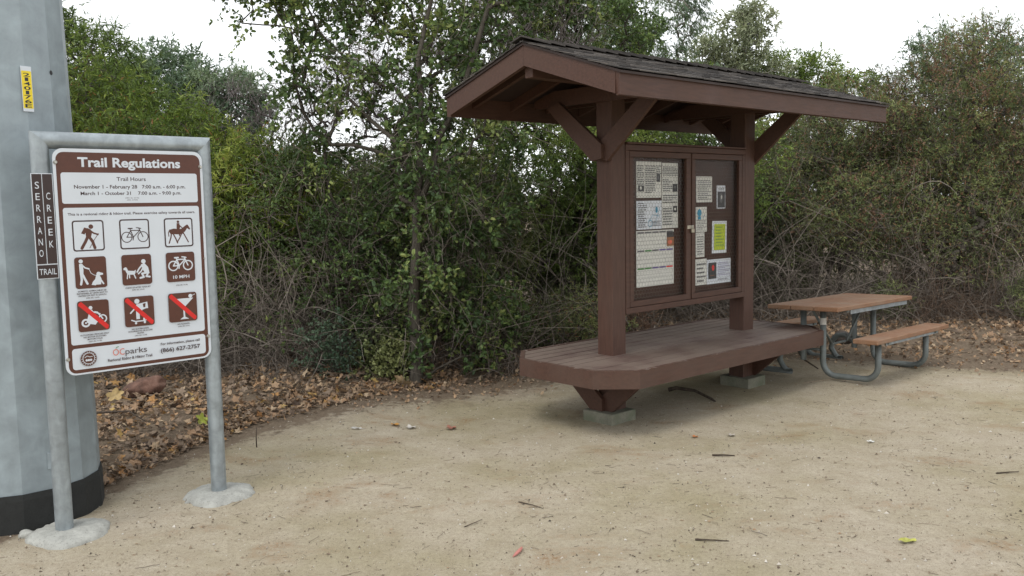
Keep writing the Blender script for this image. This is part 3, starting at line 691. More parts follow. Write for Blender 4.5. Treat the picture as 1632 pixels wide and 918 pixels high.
def door(u0, u1, z0, z1):
    t = 0.052; bm = bmesh.new(); v = 0.078; d = 0.028
    for c, s in ((K((u0 + u1) / 2, v, z1 - t / 2), (u1 - u0, d, t)), (K((u0 + u1) / 2, v, z0 + t / 2), (u1 - u0, d, t)),
                 (K(u0 + t / 2, v, (z0 + z1) / 2), (t, d - 0.001, z1 - z0 - 2 * t - 0.0005)), (K(u1 - t / 2, v, (z0 + z1) / 2), (t, d - 0.001, z1 - z0 - 2 * t - 0.0005))):
        box(bm, c, s)
    dr = bm_obj('door', bm, M['brown'], kio, bevel=0.003)
    # hexagonal wire netting
    g = Geo(); cw, chh = 0.042, 0.056; w = 0.0013; x0, x1, y0, y1 = u0 + t * 0.6, u1 - t * 0.6, z0 + t * 0.6, z1 - t * 0.6; r = 0
    def seg(a, b):
        (ax, az), (bx, bz) = a, b
        if not (x0 <= min(ax, bx) and max(ax, bx) <= x1 and y0 <= min(az, bz) and max(az, bz) <= y1): return
        dx, dz = bx - ax, bz - az; l = math.hypot(dx, dz); nx_, nz_ = -dz / l * w, dx / l * w; jy = -(v - 0.0155) + random.uniform(-0.0006, 0.0006)
        g.add([(ax + nx_, jy, az + nz_), (ax - nx_, jy, az - nz_), (bx - nx_, jy, bz - nz_), (bx + nx_, jy, bz + nz_)], [[0, 1, 2, 3]])
    z = y0 - chh
    while z < y1 + chh:
        off = 0 if r % 2 == 0 else cw / 2; x = x0 - cw + off
        while x < x1 + cw:
            j = random.uniform(-0.0015, 0.0015)
            seg((x + j, z), (x + j, z + chh * 0.4)); seg((x + j, z + chh * 0.4), (x + cw / 2, z + chh * 0.6)); seg((x + j, z + chh * 0.4), (x - cw / 2, z + chh * 0.6)); x += cw
        z += chh * 0.6; r += 1
    g.build('wire_netting', M['wire'], dr)
    bm = bmesh.new(); box(bm, K((u0 + u1) / 2, v - 0.0205, (z0 + z1) / 2), (u1 - u0 - t, 0.003, z1 - z0 - t)); bm_obj('window_pane', bm, M['pane'], dr)
    return dr
door(BU0 + t + 0.004, 1.014, BZ0 + t + 0.004, BZ1 - t - 0.004)
door(1.048, BU1 - t - 0.004, BZ0 + t + 0.004, BZ1 - t - 0.004)
# stain on the deck
# hasp and padlock
bm = bmesh.new(); box(bm, K(1.018, 0.0965, 1.662), (0.10, 0.006, 0.034)); bm_obj('hasp', bm, M['brass'], kio, bevel=0.001)
kc, ks = math.cos(KYAW), math.sin(KYAW)
def KW(u, v, z): return Vector((KX + u * kc + v * ks, KY + u * ks - v * kc, z + KZ))
lock = thing('padlock', 'small tarnished padlock hanging on the hasp between the two notice board doors', 'padlock', KW(1.035, 0.108, 1.606), KYAW)
bm = bmesh.new(); box(bm, (0, 0, 0.022), (0.042, 0.018, 0.038)); bm_obj('lock_body', bm, M['brass'], lock, bevel=0.004)
bm = bmesh.new(); tube(bm, [(-0.013, 0, 0.04)] + [(-0.013 * math.cos(R(a)), 0, 0.058 + 0.013 * math.sin(R(a))) for a in range(0, 181, 30)] + [(0.013, 0, 0.04)], 0.003, 8); bm_obj('shackle', bm, M['bolt'], lock, smooth=True)

# notices pinned inside
def notice(name, label, u0, z0, u1, z1, mat, draw, tilt=0.0):
    w, h = u1 - u0, z1 - z0
    o = bm = bmesh.new()
    # a slightly curled sheet
    nx_, nz_ = 6, 6; vs = [[bm.verts.new((i / nx_ * w, -0.0015 - 0.003 * math.sin(i / nx_ * 3.1) * (j / nz_) - 0.002 * (1 - j / nz_) ** 2, j / nz_ * h)) for i in range(nx_ + 1)] for j in range(nz_ + 1)]
    for j in range(nz_):
        for i in range(nx_): bm.faces.new((vs[j][i], vs[j][i + 1], vs[j + 1][i + 1], vs[j + 1][i]))
    sheet = bm_obj(name, bm, M[mat], None); sheet.location = KW(u0, 0.0125, z0); sheet.rotation_euler = (0, tilt, KYAW)
    tag(sheet, label, 'notice', 'notices pinned inside the board')
    A = Art(-0.0062); draw(A, w, h); A.build('print', sheet); return sheet
def lines(A, x0, x1, z0, z1, n, m='text_grey', seed=0, k=0.45):
    rn = random.Random(seed); dz = (z1 - z0) / n
    for i in range(n):
        zc = z1 - (i + 0.5) * dz; x = x0; e = x0 + (x1 - x0) * (rn.uniform(0.55, 1) if rn.random() < 0.35 else 1)
        while x < e - 0.01:
            wl = rn.uniform(0.010, 0.034); xe = min(x + wl, e); A.rect(m, x, zc - dz * k / 2, xe, zc + dz * k / 2); x = xe + 0.006
def d1(A, w, h):
    lines(A, 0.01, 0.10, h * 0.35, h - 0.03, 9, seed=1); lines(A, 0.12, w - 0.09, h * 0.12, h - 0.03, 13, seed=2); lines(A, w - 0.08, w - 0.01, h * 0.65, h - 0.03, 5, seed=22)
    A.rect('blackink', w - 0.075, h * 0.44, w - 0.025, h * 0.66); A.rect('text_grey', w - 0.062, h * 0.5, w - 0.045, h * 0.62); A.rect('blackink', 0.02, h * 0.18, 0.10, h * 0.34); A.disk('paper', 0.055, h * 0.27, 0.015)
def d2(A, w, h):
    lines(A, 0.01, w - 0.01, h * 0.80, h - 0.03, 6, seed=3); lines(A, 0.01, w - 0.09, h * 0.56, h * 0.76, 6, seed=4); A.rect('blackink', w - 0.085, h * 0.56, w - 0.015, h * 0.68); A.disk('text_grey', w - 0.05, h * 0.63, 0.012)
    lines(A, 0.01, w - 0.02, h * 0.38, h * 0.52, 4, seed=5); A.rect('blackink', w - 0.08, h * 0.24, w - 0.02, h * 0.34); A.disk('paper', w - 0.05, h * 0.29, 0.013); lines(A, 0.01, w - 0.09, h * 0.04, h * 0.32, 7, seed=6)
def d3(A, w, h):
    lines(A, 0.02, 0.14, h * 0.05, h * 0.95, 12, seed=7); A.disk('cyan', w * 0.78, h * 0.68, 0.016, 0.03); A.line('cyan', [(w * 0.5, h * 0.3), (w * 0.62, h * 0.5), (w * 0.9, h * 0.45)], 0.004)
    A.ring('cyan', w * 0.52, h * 0.2, 0.03, 0.006); A.line('cyan', [(w * 0.7, h * 0.1), (w * 0.9, h * 0.75)], 0.004); lines(A, w * 0.6, w - 0.02, h * 0.1, h * 0.3, 4, 'text_grey', seed=8)
def d4(A, w, h):
    for r, cset in ((0.98, ('text_grey',) * 5), (0.655, ('text_grey', 'greenink', 'text_grey', 'purple', 'purple')), (0.34, ('greenink', 'greenink', 'purple', 'purple', 'red'))):
        for i in range(5): A.rect(cset[i], 0.01 + i * (w - 0.02) / 5, h * r - 0.014, 0.0 + (i + 1) * (w - 0.02) / 5, h * r)
    for r in (0.9, 0.82, 0.74, 0.57, 0.49, 0.41, 0.25, 0.17, 0.09):
        A.line('text_grey', [(0.01, h * r), (w * 0.78 if r > 0.7 else w - 0.01, h * r)], 0.0012)
    A.rect('photo_brown', w - 0.11, h * 0.70, w - 0.005, h * 0.96); A.rect('blackink', w - 0.11, h * 0.86, w - 0.005, h * 0.96); A.disk('orange', w - 0.06, h * 0.77, 0.03, 0.02)
def dtxt(seed, n=9):
    return lambda A, w, h: lines(A, 0.02, w - 0.02, 0.02, h - 0.03, n, seed=seed, k=0.4)
def d6(A, w, h):
    A.text('blackink', 'LOST', 0.03, w - 0.03, h - 0.045, 0.025, 0.02); A.rect('blackink', 0.012, 0.01, w - 0.012, h - 0.06); A.disk('text_grey', w * 0.5, h * 0.45, 0.022, 0.05); A.disk('paper', w * 0.52, h * 0.5, 0.012, 0.02)
def d7(A, w, h):
    A.disk('cyan', 0.055, h - 0.055, 0.035); A.rect('cyan', 0.03, h - 0.12, 0.08, h - 0.09); lines(A, 0.02, w - 0.02, 0.02, h * 0.5, 6, seed=12, k=0.35); A.line('cyan', [(w * 0.6, h * 0.55), (w * 0.8, h * 0.7)], 0.006)
def d9(A, w, h):
    A.rect('lime', 0.03, 0.03, w - 0.03, h - 0.03); lines(A, 0.06, w - 0.06, h * 0.2, h * 0.85, 7, 'greenink', seed=13, k=0.3)
def d11(A, w, h):
    A.rect('blackink', 0.02, 0.05, w * 0.38, h - 0.03); A.disk('red', w * 0.24, h * 0.66, 0.022, 0.028); A.rect('photo_brown', 0.05, 0.08, w * 0.3, h * 0.35)
    lines(A, w * 0.44, w - 0.02, h * 0.3, h - 0.03, 8, 'purple', seed=14, k=0.3); lines(A, w * 0.44, w - 0.06, 0.03, h * 0.2, 2, 'blackink', seed=15)
notice('notice_sheet', 'cream newsletter sheet with two small black photos, top left in the left door', 0.325, 1.942, 0.681, 2.266, 'paper', d1)
notice('notice_sheet', 'tall cream text sheet down the right side of the left door', 0.689, 1.660, 0.930, 2.258, 'paper', d2)
notice('notice_sheet', 'bluish white sheet with a light blue line map in the left door', 0.325, 1.658, 0.6865, 1.915, 'paper_blue', d3)
notice('notice_sheet', 'large white calendar sheet with rows of coloured bars at the bottom of the left door', 0.322, 1.138, 0.868, 1.646, 'paper', d4)
notice('notice_sheet', 'cream typed sheet at the top of the right door', 1.217, 1.890, 1.477, 2.139, 'paper', dtxt(9, 11))
notice('notice_sheet', 'small white flyer with a dark photo near the right edge of the right door', 1.555, 1.825, 1.703, 2.052, 'paper_blue', d6)
notice('notice_sheet', 'white sheet with a blue round emblem above the shackle side of the right door', 1.212, 1.606, 1.392, 1.846, 'paper', d7)
notice('notice_sheet', 'narrow cream sheet of faint text between the blue emblem sheet and the bottom sheet', 1.213, 1.362, 1.354, 1.601, 'paper', dtxt(10, 8))
notice('notice_sheet', 'lime green flyer on a white sheet in the right door', 1.477, 1.389, 1.726, 1.706, 'paper_blue', d9, 0.02)
notice('notice_sheet', 'blank looking cream sheet in the bottom left corner of the right door', 1.209, 1.090, 1.393, 1.343, 'paper', dtxt(11, 5))
notice('notice_sheet', 'wide white sheet with a red and black photo at the bottom of the right door', 1.397, 1.087, 1.805, 1.328, 'paper_blue', d11)

# ------------------------------------------------------------------ picnic table
TYAW = 0.767
tc, ts = math.cos(0.767), math.sin(0.767)
def TW(u, v): return (2.6895 + u * tc + v * ts, 9.2958 + u * ts - v * tc)
ox, oy = TW(0.0, 0.0)
tab = thing('picnic_table', 'tan board picnic table with benches on bent grey tubes, right of the kiosk', 'picnic table', (ox, oy, -0.012), TYAW)
tab.rotation_euler = (R(-1.4), R(1.0), TYAW)
TL, TWd = 1.81, 0.79
nbt = 3; w3 = TWd / nbt
for i in range(nbt):
    bm = bmesh.new(); box(bm, (TL / 2 + random.uniform(-.008, .008), -(i + 0.5) * w3, 0.745), (TL, w3 - 0.008, 0.045)); bm_obj('table_board', bm, M['wood'], tab, bevel=0.006)
def arc(cx, cz, r, a0, a1, n=7): return [(cx + r * math.cos(R(a0 + (a1 - a0) * k / n)), cz + r * math.sin(R(a0 + (a1 - a0) * k / n))) for k in range(n + 1)]
for u in (0.30, TL - 0.32):
    # v,z path: table top -> down -> along the ground -> up to bench; mirrored on the other side
    rr = 0.14
    for sgn_, va, vb in ((1, 0.48, 1.06), (-1, 0.26, -0.34)):
        c1 = arc(va + sgn_ * rr, 0.03 + rr, rr, 180 if sgn_ > 0 else 0, 270, 7)
        c2 = arc(vb - sgn_ * rr, 0.03 + rr, rr, 270, 360 if sgn_ > 0 else 180, 7)
        pts = [(va, 0.70)] + c1 + c2 + [(vb, 0.405)]
        bm = bmesh.new(); tube(bm, [(u, -v, z) for v, z in pts], 0.031, 14); bm_obj('leg_tube', bm, M['galv_dull'], tab, smooth=True)
    bm = bmesh.new(); box(bm, (u, -TWd / 2, 0.709), (0.05, TWd - 0.08, 0.025)); bm_obj('top_support', bm, M['galv_dull'], tab, bevel=0.003)
    for v in (1.06, -0.34):
        bm = bmesh.new(); box(bm, (u, -v, 0.412), (0.05, 0.24, 0.02)); bm_obj('bench_support', bm, M['galv_dull'], tab, bevel=0.003)
    bm = bmesh.new(); tube(bm, [(u, -0.37, 0.69), (u + (0.42 if u < 0.8 else -0.42), -0.37, 0.30)], 0.014, 10); tube(bm, [(u, -0.24, 0.29), (u, -0.50, 0.29)], 0.014, 8); bm_obj('diagonal_brace', bm, M['galv_dull'], tab, smooth=True)
bm = bmesh.new(); tube(bm, [(0.7, -0.37, 0.30), (1.03, -0.37, 0.30)], 0.014, 8); bm_obj('stretcher', bm, M['galv_dull'], tab, smooth=True)
bm = bmesh.new(); box(bm, (TL / 2 + 0.12, -TWd + 0.03, 0.700), (TL - 0.42, 0.004, 0.045)); bm_obj('side_rail', bm, M['galv'], tab)
for v in (1.06, -0.34):
    for k, (a, b) in enumerate(((v - 0.125, v + 0.125),)):
        bm = bmesh.new(); box(bm, (TL / 2, -(a + b) / 2, 0.445), (TL, b - a, 0.045)); bm_obj('bench_board', bm, M['wood'], tab, bevel=0.006)
    bm = bmesh.new(); box(bm, (TL / 2 + 0.0, -v - 0.10, 0.408), (TL - 0.5, 0.004, 0.03)); bm_obj('bench_rail', bm, M['galv'], tab)
bm = bmesh.new()
for (vv, zz) in ((0.48, 0.59),): tube(bm, [(0.30, -vv, zz - 0.035), (0.30, -vv, zz + 0.035)], 0.0325, 14)
bm_obj('tube_clamp', bm, flat('pale_tape', (0.5, 0.48, 0.43), 0.6), tab)

#VEG
# ------------------------------------------------------------------ vegetation
def unit(v): return v / np.maximum(np.linalg.norm(v, axis=-1, keepdims=True), 1e-9)
def tubes(g, P, Rr, S=3, tint=0.5):
    """P (N,K,3) centre lines, Rr (N,K) radii"""
    N, Kn = P.shape[:2]
    T = np.empty_like(P); T[:, 1:-1] = P[:, 2:] - P[:, :-2]; T[:, 0] = P[:, 1] - P[:, 0]; T[:, -1] = P[:, -1] - P[:, -2]; T = unit(T)
    ref = np.where(np.abs(T[:, :1, 2:3]) > 0.8, np.array([1.0, 0, 0]), np.array([0, 0, 1.0])); ref = np.broadcast_to(ref, T.shape)
    A_ = unit(np.cross(T, ref)); B_ = np.cross(T, A_)
    an = np.arange(S) * 2 * np.pi / S
    V = P[:, :, None] + (A_[:, :, None] * np.cos(an)[None, None, :, None] + B_[:, :, None] * np.sin(an)[None, None, :, None]) * Rr[:, :, None, None]
    i = np.arange(N)[:, None, None] * Kn * S + np.arange(Kn - 1)[None, :, None] * S; k = np.arange(S)[None, None, :]; k2 = (k + 1) % S
    F_ = np.stack(np.broadcast_arrays(i + k, i + k2, i + S + k2, i + S + k), -1).reshape(-1, 4)
    t = np.repeat(np.broadcast_to(np.asarray(tint, float), (N,)), (Kn - 1) * S)
    g.add(V.reshape(-1, 3), F_, t)
def leaves(g, pos, d, ln, wd, tint, shape='oval', fold=0.25, seed=0):
    """two folded quads per leaf"""
    rg = np.random.default_rng(seed); N = len(pos); d = unit(d)
    rnd = rg.normal(0, 1, (N, 3)); rnd[:, 2] += 0.9
    side = unit(np.cross(d, rnd)); nrm = np.cross(side, d)
    ln = np.broadcast_to(ln, (N,))[:, None]; wd = np.broadcast_to(wd, (N,))[:, None]
    a, b = (0.25, 0.75) if shape == 'oval' else (0.22, 0.62)
    up = nrm * wd * fold; bend = nrm * ln * rg.uniform(-0.18, 0.08, (N, 1))
    base = pos; tip = pos + d * ln + bend
    def q(t, s, w): return pos + d * ln * t + bend * t * t + side * wd * s * w * 0.5 + up
    wv = 0.95
    V = np.stack([base, q(a, 1, wv), q(b, 1, 0.85 if shape == 'oval' else 0.7), tip, q(b, -1, 0.85 if shape == 'oval' else 0.7), q(a, -1, wv)], 1)
    i = np.arange(N)[:, None] * 6
    F_ = np.concatenate([i + np.array([[0, 1, 2, 3]]), i + np.array([[0, 3, 4, 5]])], 1).reshape(-1, 4)
    g.add(V.reshape(-1, 3), F_, np.repeat(tint, 2))
def sample(ells, n, rg, shell=0.45, noise_amt=0.5, nsc=1.1, seed=0):
    """points inside a union of ellipsoids (cx,cy,cz,rx,ry,rz[,weight]); noise cuts gaps"""
    w = np.array([e[6] if len(e) > 6 else e[3] * e[4] * e[5] for e in ells]); w = w / w.sum(); out = []
    while len(out) < n:
        e = ells[rg.choice(len(ells), p=w)]; u = rg.normal(0, 1, 3); u /= np.linalg.norm(u); r = (shell ** 3 + (1 - shell ** 3) * rg.random()) ** (1 / 3)
        p = np.array(e[:3]) + u * r * np.array(e[3:6])
        if noise_amt and noise.noise(Vector(p * nsc) + Vector((seed * 7.3, 0, 0))) < -0.5 + noise_amt * 0.55 * (0.3 + rg.random()): continue
        if p[2] < 0.05: continue
        out.append(p)
    return np.array(out)
def skeleton(stems, att, rg, twig_r=0.004, wob=0.10, expo=0.46, maxr=0.1):
    """stems: list of polylines; connects every attractor to the growing structure; returns curves (N,5,3) and radii"""
    nodes, par = [], []
    for st_ in stems:
        p = -1
        for q in st_: nodes.append(np.array(q, float)); par.append(p); p = len(nodes) - 1
    nstem = len(nodes)
    base = np.array([s[0] for s in stems]); d0 = np.min(np.linalg.norm(att[:, None] - base[None], axis=2), 1)
    arr = np.zeros((nstem + len(att) * 3, 3)); arr[:nstem] = np.array(nodes); n = nstem; par = par + [0] * (len(att) * 3)
    leafnode = []
    for j in np.argsort(d0):
        a = att[j]; c = arr[:n]; dv = a - c; dist = np.linalg.norm(dv, axis=1)
        pen = dist + 0.8 * np.maximum(0, c[:, 2] - a[2] + 0.02)      # prefer to come from below
        k = int(np.argmin(pen)); p0 = c[k].copy(); prev = k
        for t in (1 / 3, 2 / 3, 1.0):
            q = p0 + (a - p0) * t
            if t < 1: q = q + rg.normal(0, wob, 3) * dist[k] * 0.5 + np.array([0, 0, 0.10 * dist[k] * math.sin(math.pi * t)])
            arr[n] = q; par[n] = prev; prev = n; n += 1
        leafnode.append(prev)
    cnt = np.zeros(n); cnt[leafnode] = 1
    for i in range(n - 1, -1, -1):
        if par[i] >= 0: cnt[par[i]] += cnt[i]
    rad = np.minimum(twig_r * np.maximum(cnt, 1) ** expo, maxr)
    return arr[:n], np.array(par[:n]), rad, nstem
def branch_geo(g, arr, par, rad, S=5):
    i = np.where(par >= 0)[0]; p = par[i]
    P = np.stack([arr[p], (arr[p] + arr[i]) / 2, arr[i]], 1); r1 = rad[i]; r0 = np.minimum(rad[p], rad[i] * 1.35 + 0.001)
    tubes(g, P, np.stack([r0, (r0 + r1) / 2, r1], 1), S)
def twigs_on(att, per, ln, rg, center, outw=0.8, up=0.2, curve=-0.15, Kp=4, jit=0.06):
    N = len(att) * per; p0 = np.repeat(att, per, 0) + rg.normal(0, jit, (N, 3))
    out = unit(p0 - np.asarray(center)); d = unit(rg.normal(0, 1, (N, 3)) + out * outw + np.array([0, 0, up])); Ls = ln * rg.uniform(0.5, 1.25, N)
    t = np.linspace(0, 1, Kp)[None, :, None]
    P = p0[:, None] + d[:, None] * Ls[:, None, None] * t + np.array([0, 0, 1.0]) * (curve * Ls)[:, None, None] * t ** 2
    return P, d, Ls
def leaves_on(g, P, rg, nl, ln, wd, ct, shape, spread=0.8, droop=0.0, tj=0.16, odd=0.0, lo=0.15, seed=0):
    N, Kp = P.shape[:2]; t = rg.uniform(lo, 1.0, (N, nl)); f = t * (Kp - 1); i = np.minimum(f.astype(int), Kp - 2); fr = (f - i)[..., None]; n = np.arange(N)[:, None]
    a, b = P[n, i], P[n, i + 1]; pos = a + (b - a) * fr; tan = unit(b - a)
    d = tan * 0.7 + rg.normal(0, 1, (N, nl, 3)) * spread + np.array([0, 0, -droop])
    tint = np.clip(ct[:, None] + rg.normal(0, tj, (N, nl)), 0.02, 0.90); tint = np.where(rg.random((N, nl)) < odd, 0.98, tint)
    s = rg.uniform(0.65, 1.2, (N, nl)).ravel()
    leaves(g, pos.reshape(-1, 3), d.reshape(-1, 3), ln * s, wd * s, tint.ravel(), shape, seed=seed)
def plant(name, label, cat, base, stems, ells, natt, per, nl, twl, ln, wd, leafm, barkm, seed, shape='oval', group=None, shell=0.45, gaps=0.5, nsc=1.1, outw=0.8, up=0.2, curve=-0.15,
          spread=0.8, droop=0.0, odd=0.0, twig_r=0.004, maxr=0.1, expo=0.46, trunkname='trunk', tj=0.16, S=5, tw_r=0.0022, lo=0.15, crown='crown', wob=0.10, keepout=None, stem_r=None, bare_n=0, bare_l=0.45):
    rg = np.random.default_rng(seed); b = np.array([base[0], base[1], float(gz(base[0], base[1]))])
    root = thing(name, label, cat, b, 0, group)
    att = sample(ells, natt, rg, shell, gaps, nsc, seed)
    if keepout is not None: att = att[~keepout(att)]
    arr, par, rad, ns = skeleton(stems, att, rg, twig_r, wob, expo, maxr)
    if stem_r:
        k = 0
        for st_, r_s in zip(stems, stem_r):
            m_ = len(st_); rad[k:k + m_] = np.maximum(rad[k:k + m_], np.linspace(r_s ** 0.5, (r_s * 0.16) ** 0.5, m_) ** 2); k += m_
    gb = Geo(); branch_geo(gb, arr - b, par, rad, S)
    cen = np.average(np.array([e[:3] for e in ells]), axis=0, weights=[e[3] * e[4] * e[5] for e in ells])
    P, d, Ls = twigs_on(att, per, twl, rg, cen - np.array([0, 0, 0.5]), outw, up, curve)
    if keepout is not None: P = P[~keepout(P[:, -1])]
    tubes(gb, P - b, np.broadcast_to(np.linspace(tw_r, tw_r * 0.4, P.shape[1])[None], P.shape[:2]), 3)
    gb.build(trunkname, barkm, root, smooth=True)
    gl = Geo(); clump = np.array([noise.noise(Vector(p * 1.7) + Vector((0, seed, 0))) for p in P[:, 0]]) * 0.75 + 0.44
    leaves_on(gl, P - b, rg, nl, ln, wd, clump, shape, spread, droop, tj, odd, lo, seed)
    gl.build(crown, leafm, root)
    if bare_n:
        a2 = att[rg.choice(len(att), bare_n)]; P, d, Ls = twigs_on(a2, 3, bare_l, rg, cen - np.array([0, 0, 0.5]), 0.6, 0.1, -0.1, 6, 0.1); P[:, 1:] += np.cumsum(rg.normal(0, 0.018, P[:, 1:].shape), 1)
        if keepout is not None: kk = ~keepout(P[:, -1]); P, d = P[kk], d[kk]
        g2 = Geo(); tubes(g2, P - b, np.broadcast_to(np.linspace(0.0035, 0.0014, 6)[None], P.shape[:2]), 3, rg.uniform(0.2, 0.9, len(P)))
        q = P[:, 3]; P2 = q[:, None] + unit(rg.normal(0, 1, (len(P), 3)) + d)[:, None] * 0.22 * np.linspace(0, 1, 4)[None, :, None]; tubes(g2, P2 - b, np.broadcast_to(np.linspace(0.0022, 0.001, 4)[None], P2.shape[:2]), 3, rg.uniform(0.2, 0.9, len(P)))
        g2.build('bare_twigs', BK['dead'], root)
    return root
def polyst(pts, n=8, wob=0.04, seed=0):
    """smooth wandering stem through control points"""
    rg = np.random.default_rng(seed); pts = np.array(pts, float); t = np.linspace(0, len(pts) - 1, n); i = np.minimum(t.astype(int), len(pts) - 2); f = (t - i)[:, None]
    q = pts[i] * (1 - f) + pts[i + 1] * f; q[1:] += rg.normal(0, wob, (n - 1, 3)) * np.array([1, 1, 0.3]); return q
def copy_plant(src, label, loc, rz, scale, group=None):
    o = src.copy(); COL.objects.link(o); o.location = loc; o.rotation_euler = (0, 0, rz); o.scale = (scale,) * 3; o['label'] = label
    if group: o['group'] = group
    for ch in src.children:
        c = ch.copy(); COL.objects.link(c); c.parent = o
    return o

LM = {}
LM['oval'] = leaf_mat('dark_round_leaf', [(0.0, (0.041, 0.074, 0.027)), (0.4, (0.095, 0.157, 0.052)), (0.7, (0.166, 0.239, 0.075)), (0.90, (0.315, 0.368, 0.116)), (0.98, (0.379, 0.192, 0.075))])
LM['yellow'] = leaf_mat('yellow_green_leaf', [(0.0, (0.049, 0.085, 0.016)), (0.4, (0.116, 0.182, 0.027)), (0.7, (0.204, 0.278, 0.041)), (0.90, (0.352, 0.397, 0.080)), (0.98, (0.297, 0.137, 0.051))])
LM['grey'] = leaf_mat('grey_green_leaf', [(0.0, (0.062, 0.108, 0.066)), (0.5, (0.152, 0.228, 0.138)), (0.92, (0.318, 0.400, 0.248)), (0.98, (0.359, 0.276, 0.152))])
LM['pale'] = leaf_mat('pale_silvery_leaf', [(0.0, (0.125, 0.150, 0.088)), (0.5, (0.263, 0.294, 0.181)), (0.93, (0.425, 0.450, 0.300)), (0.98, (0.450, 0.362, 0.225))])
LM['fresh'] = leaf_mat('fresh_green_leaf', [(0.0, (0.054, 0.097, 0.024)), (0.4, (0.130, 0.201, 0.041)), (0.75, (0.225, 0.305, 0.067)), (0.92, (0.340, 0.402, 0.104)), (0.98, (0.326, 0.207, 0.078))])
LM['olive'] = leaf_mat('olive_leaf', [(0.0, (0.075, 0.103, 0.039)), (0.4, (0.164, 0.209, 0.079)), (0.75, (0.276, 0.324, 0.125)), (0.92, (0.359, 0.363, 0.146)), (0.98, (0.320, 0.166, 0.086))])
LM['rust'] = leaf_mat('rusty_seed_head', [(0.0, (0.098, 0.052, 0.034)), (0.5, (0.207, 0.113, 0.071)), (1.0, (0.345, 0.218, 0.132))], transl=0.12)
LM['dark'] = leaf_mat('shade_leaf', [(0.0, (0.051, 0.068, 0.031)), (0.5, (0.136, 0.168, 0.066)), (0.92, (0.274, 0.296, 0.116)), (0.98, (0.292, 0.147, 0.085))])
LM['bluegreen'] = leaf_mat('bluish_leaf', [(0.0, (0.04, 0.07, 0.045)), (0.5, (0.085, 0.14, 0.09)), (0.95, (0.17, 0.24, 0.15))])
BK = {'grey': bark('grey_bark', (0.035, 0.030, 0.024), (0.125, 0.110, 0.088)), 'dark': bark('dark_bark', (0.030, 0.024, 0.020), (0.085, 0.070, 0.058)), 'pale': bark('pale_bark', (0.17, 0.15, 0.125), (0.30, 0.27, 0.235)), 'purple': bark('purplish_twig', (0.13, 0.105, 0.105), (0.25, 0.215, 0.21))}
BK['dead'] = bark('dead_stem', (0.055, 0.042, 0.034), (0.26, 0.225, 0.19), useattr=True)
BK['deadbrown'] = bark('dead_brown_stem', (0.045, 0.028, 0.020), (0.20, 0.14, 0.10), useattr=True)

# kiosk and table keep-out, so that nothing grows through them
def keep(a):
    du = (a[:, 0] - KX) * kc + (a[:, 1] - KY) * ks; dv = (a[:, 0] - KX) * ks - (a[:, 1] - KY) * kc
    return (du > -1.3) & (du < 3.4) & (dv > -1.15)

# centre tree with round leaves
plant('broadleaf_tree', 'tall dark green tree with round leaves and slim grey trunk, directly left of the kiosk', 'tree', (-1.02, 9.16),
      [polyst([(-1.02, 9.16, 0.0), (-1.0, 9.2, 1.2), (-0.93, 9.25, 2.4), (-0.85, 9.3, 3.6), (-0.6, 9.3, 5.0)], 14, 0.02, 1), polyst([(-0.98, 9.2, 1.8), (-0.55, 9.35, 2.8), (-0.15, 9.5, 4.0), (0.1, 9.5, 5.2)], 9, 0.03, 2), polyst([(-1.0, 9.2, 2.2), (-1.6, 9.4, 3.0), (-2.1, 9.5, 4.0)], 7, 0.04, 3)],
      [(-1.4, 9.7, 3.1, 1.1, 0.6, 0.75, 0.75), (-1.9, 9.6, 4.15, 1.0, 0.5, 0.45, 0.42), (-0.45, 9.9, 4.4, 1.35, 0.8, 0.9, 1.05), (-0.6, 9.7, 2.5, 0.85, 0.8, 1.2, 1.3), (-1.0, 9.75, 1.3, 0.8, 0.45, 0.9, 0.6), (0.5, 10.3, 4.8, 1.4, 1.0, 0.8, 0.8), (-0.45, 9.7, 0.75, 0.4, 0.4, 0.65, 0.2), (-0.95, 9.1, 1.5, 0.35, 0.22, 1.2, 0.22)],
      740, 5, 8, 0.25, 0.058, 0.037, LM['oval'], BK['grey'], 5, gaps=1.0, nsc=1.7, maxr=0.075, expo=0.40, twig_r=0.0038, tj=0.2, keepout=keep, stem_r=(0.078, 0.04, 0.034), bare_n=420)
# loose hanging sprigs at its left tip
plant('broadleaf_tree', 'sparse outer branches of round leaves reaching over the bare twigs towards the sign', 'tree', (-2.05, 9.9),
      [polyst([(-2.05, 9.9, 0.0), (-1.9, 9.8, 1.6), (-2.2, 9.6, 3.0), (-2.45, 9.5, 4.3)], 12, 0.05, 4)],
      [(-2.35, 9.5, 4.0, 0.6, 0.4, 0.5, 1.0), (-2.1, 9.5, 3.2, 0.65, 0.4, 0.4, 0.8), (-2.72, 9.4, 4.15, 0.22, 0.25, 0.3, 0.2)], 95, 3, 8, 0.26, 0.052, 0.034, LM['oval'], BK['grey'], 6, gaps=0.6, nsc=2.0, maxr=0.02, twig_r=0.0022, curve=-0.5, keepout=None)
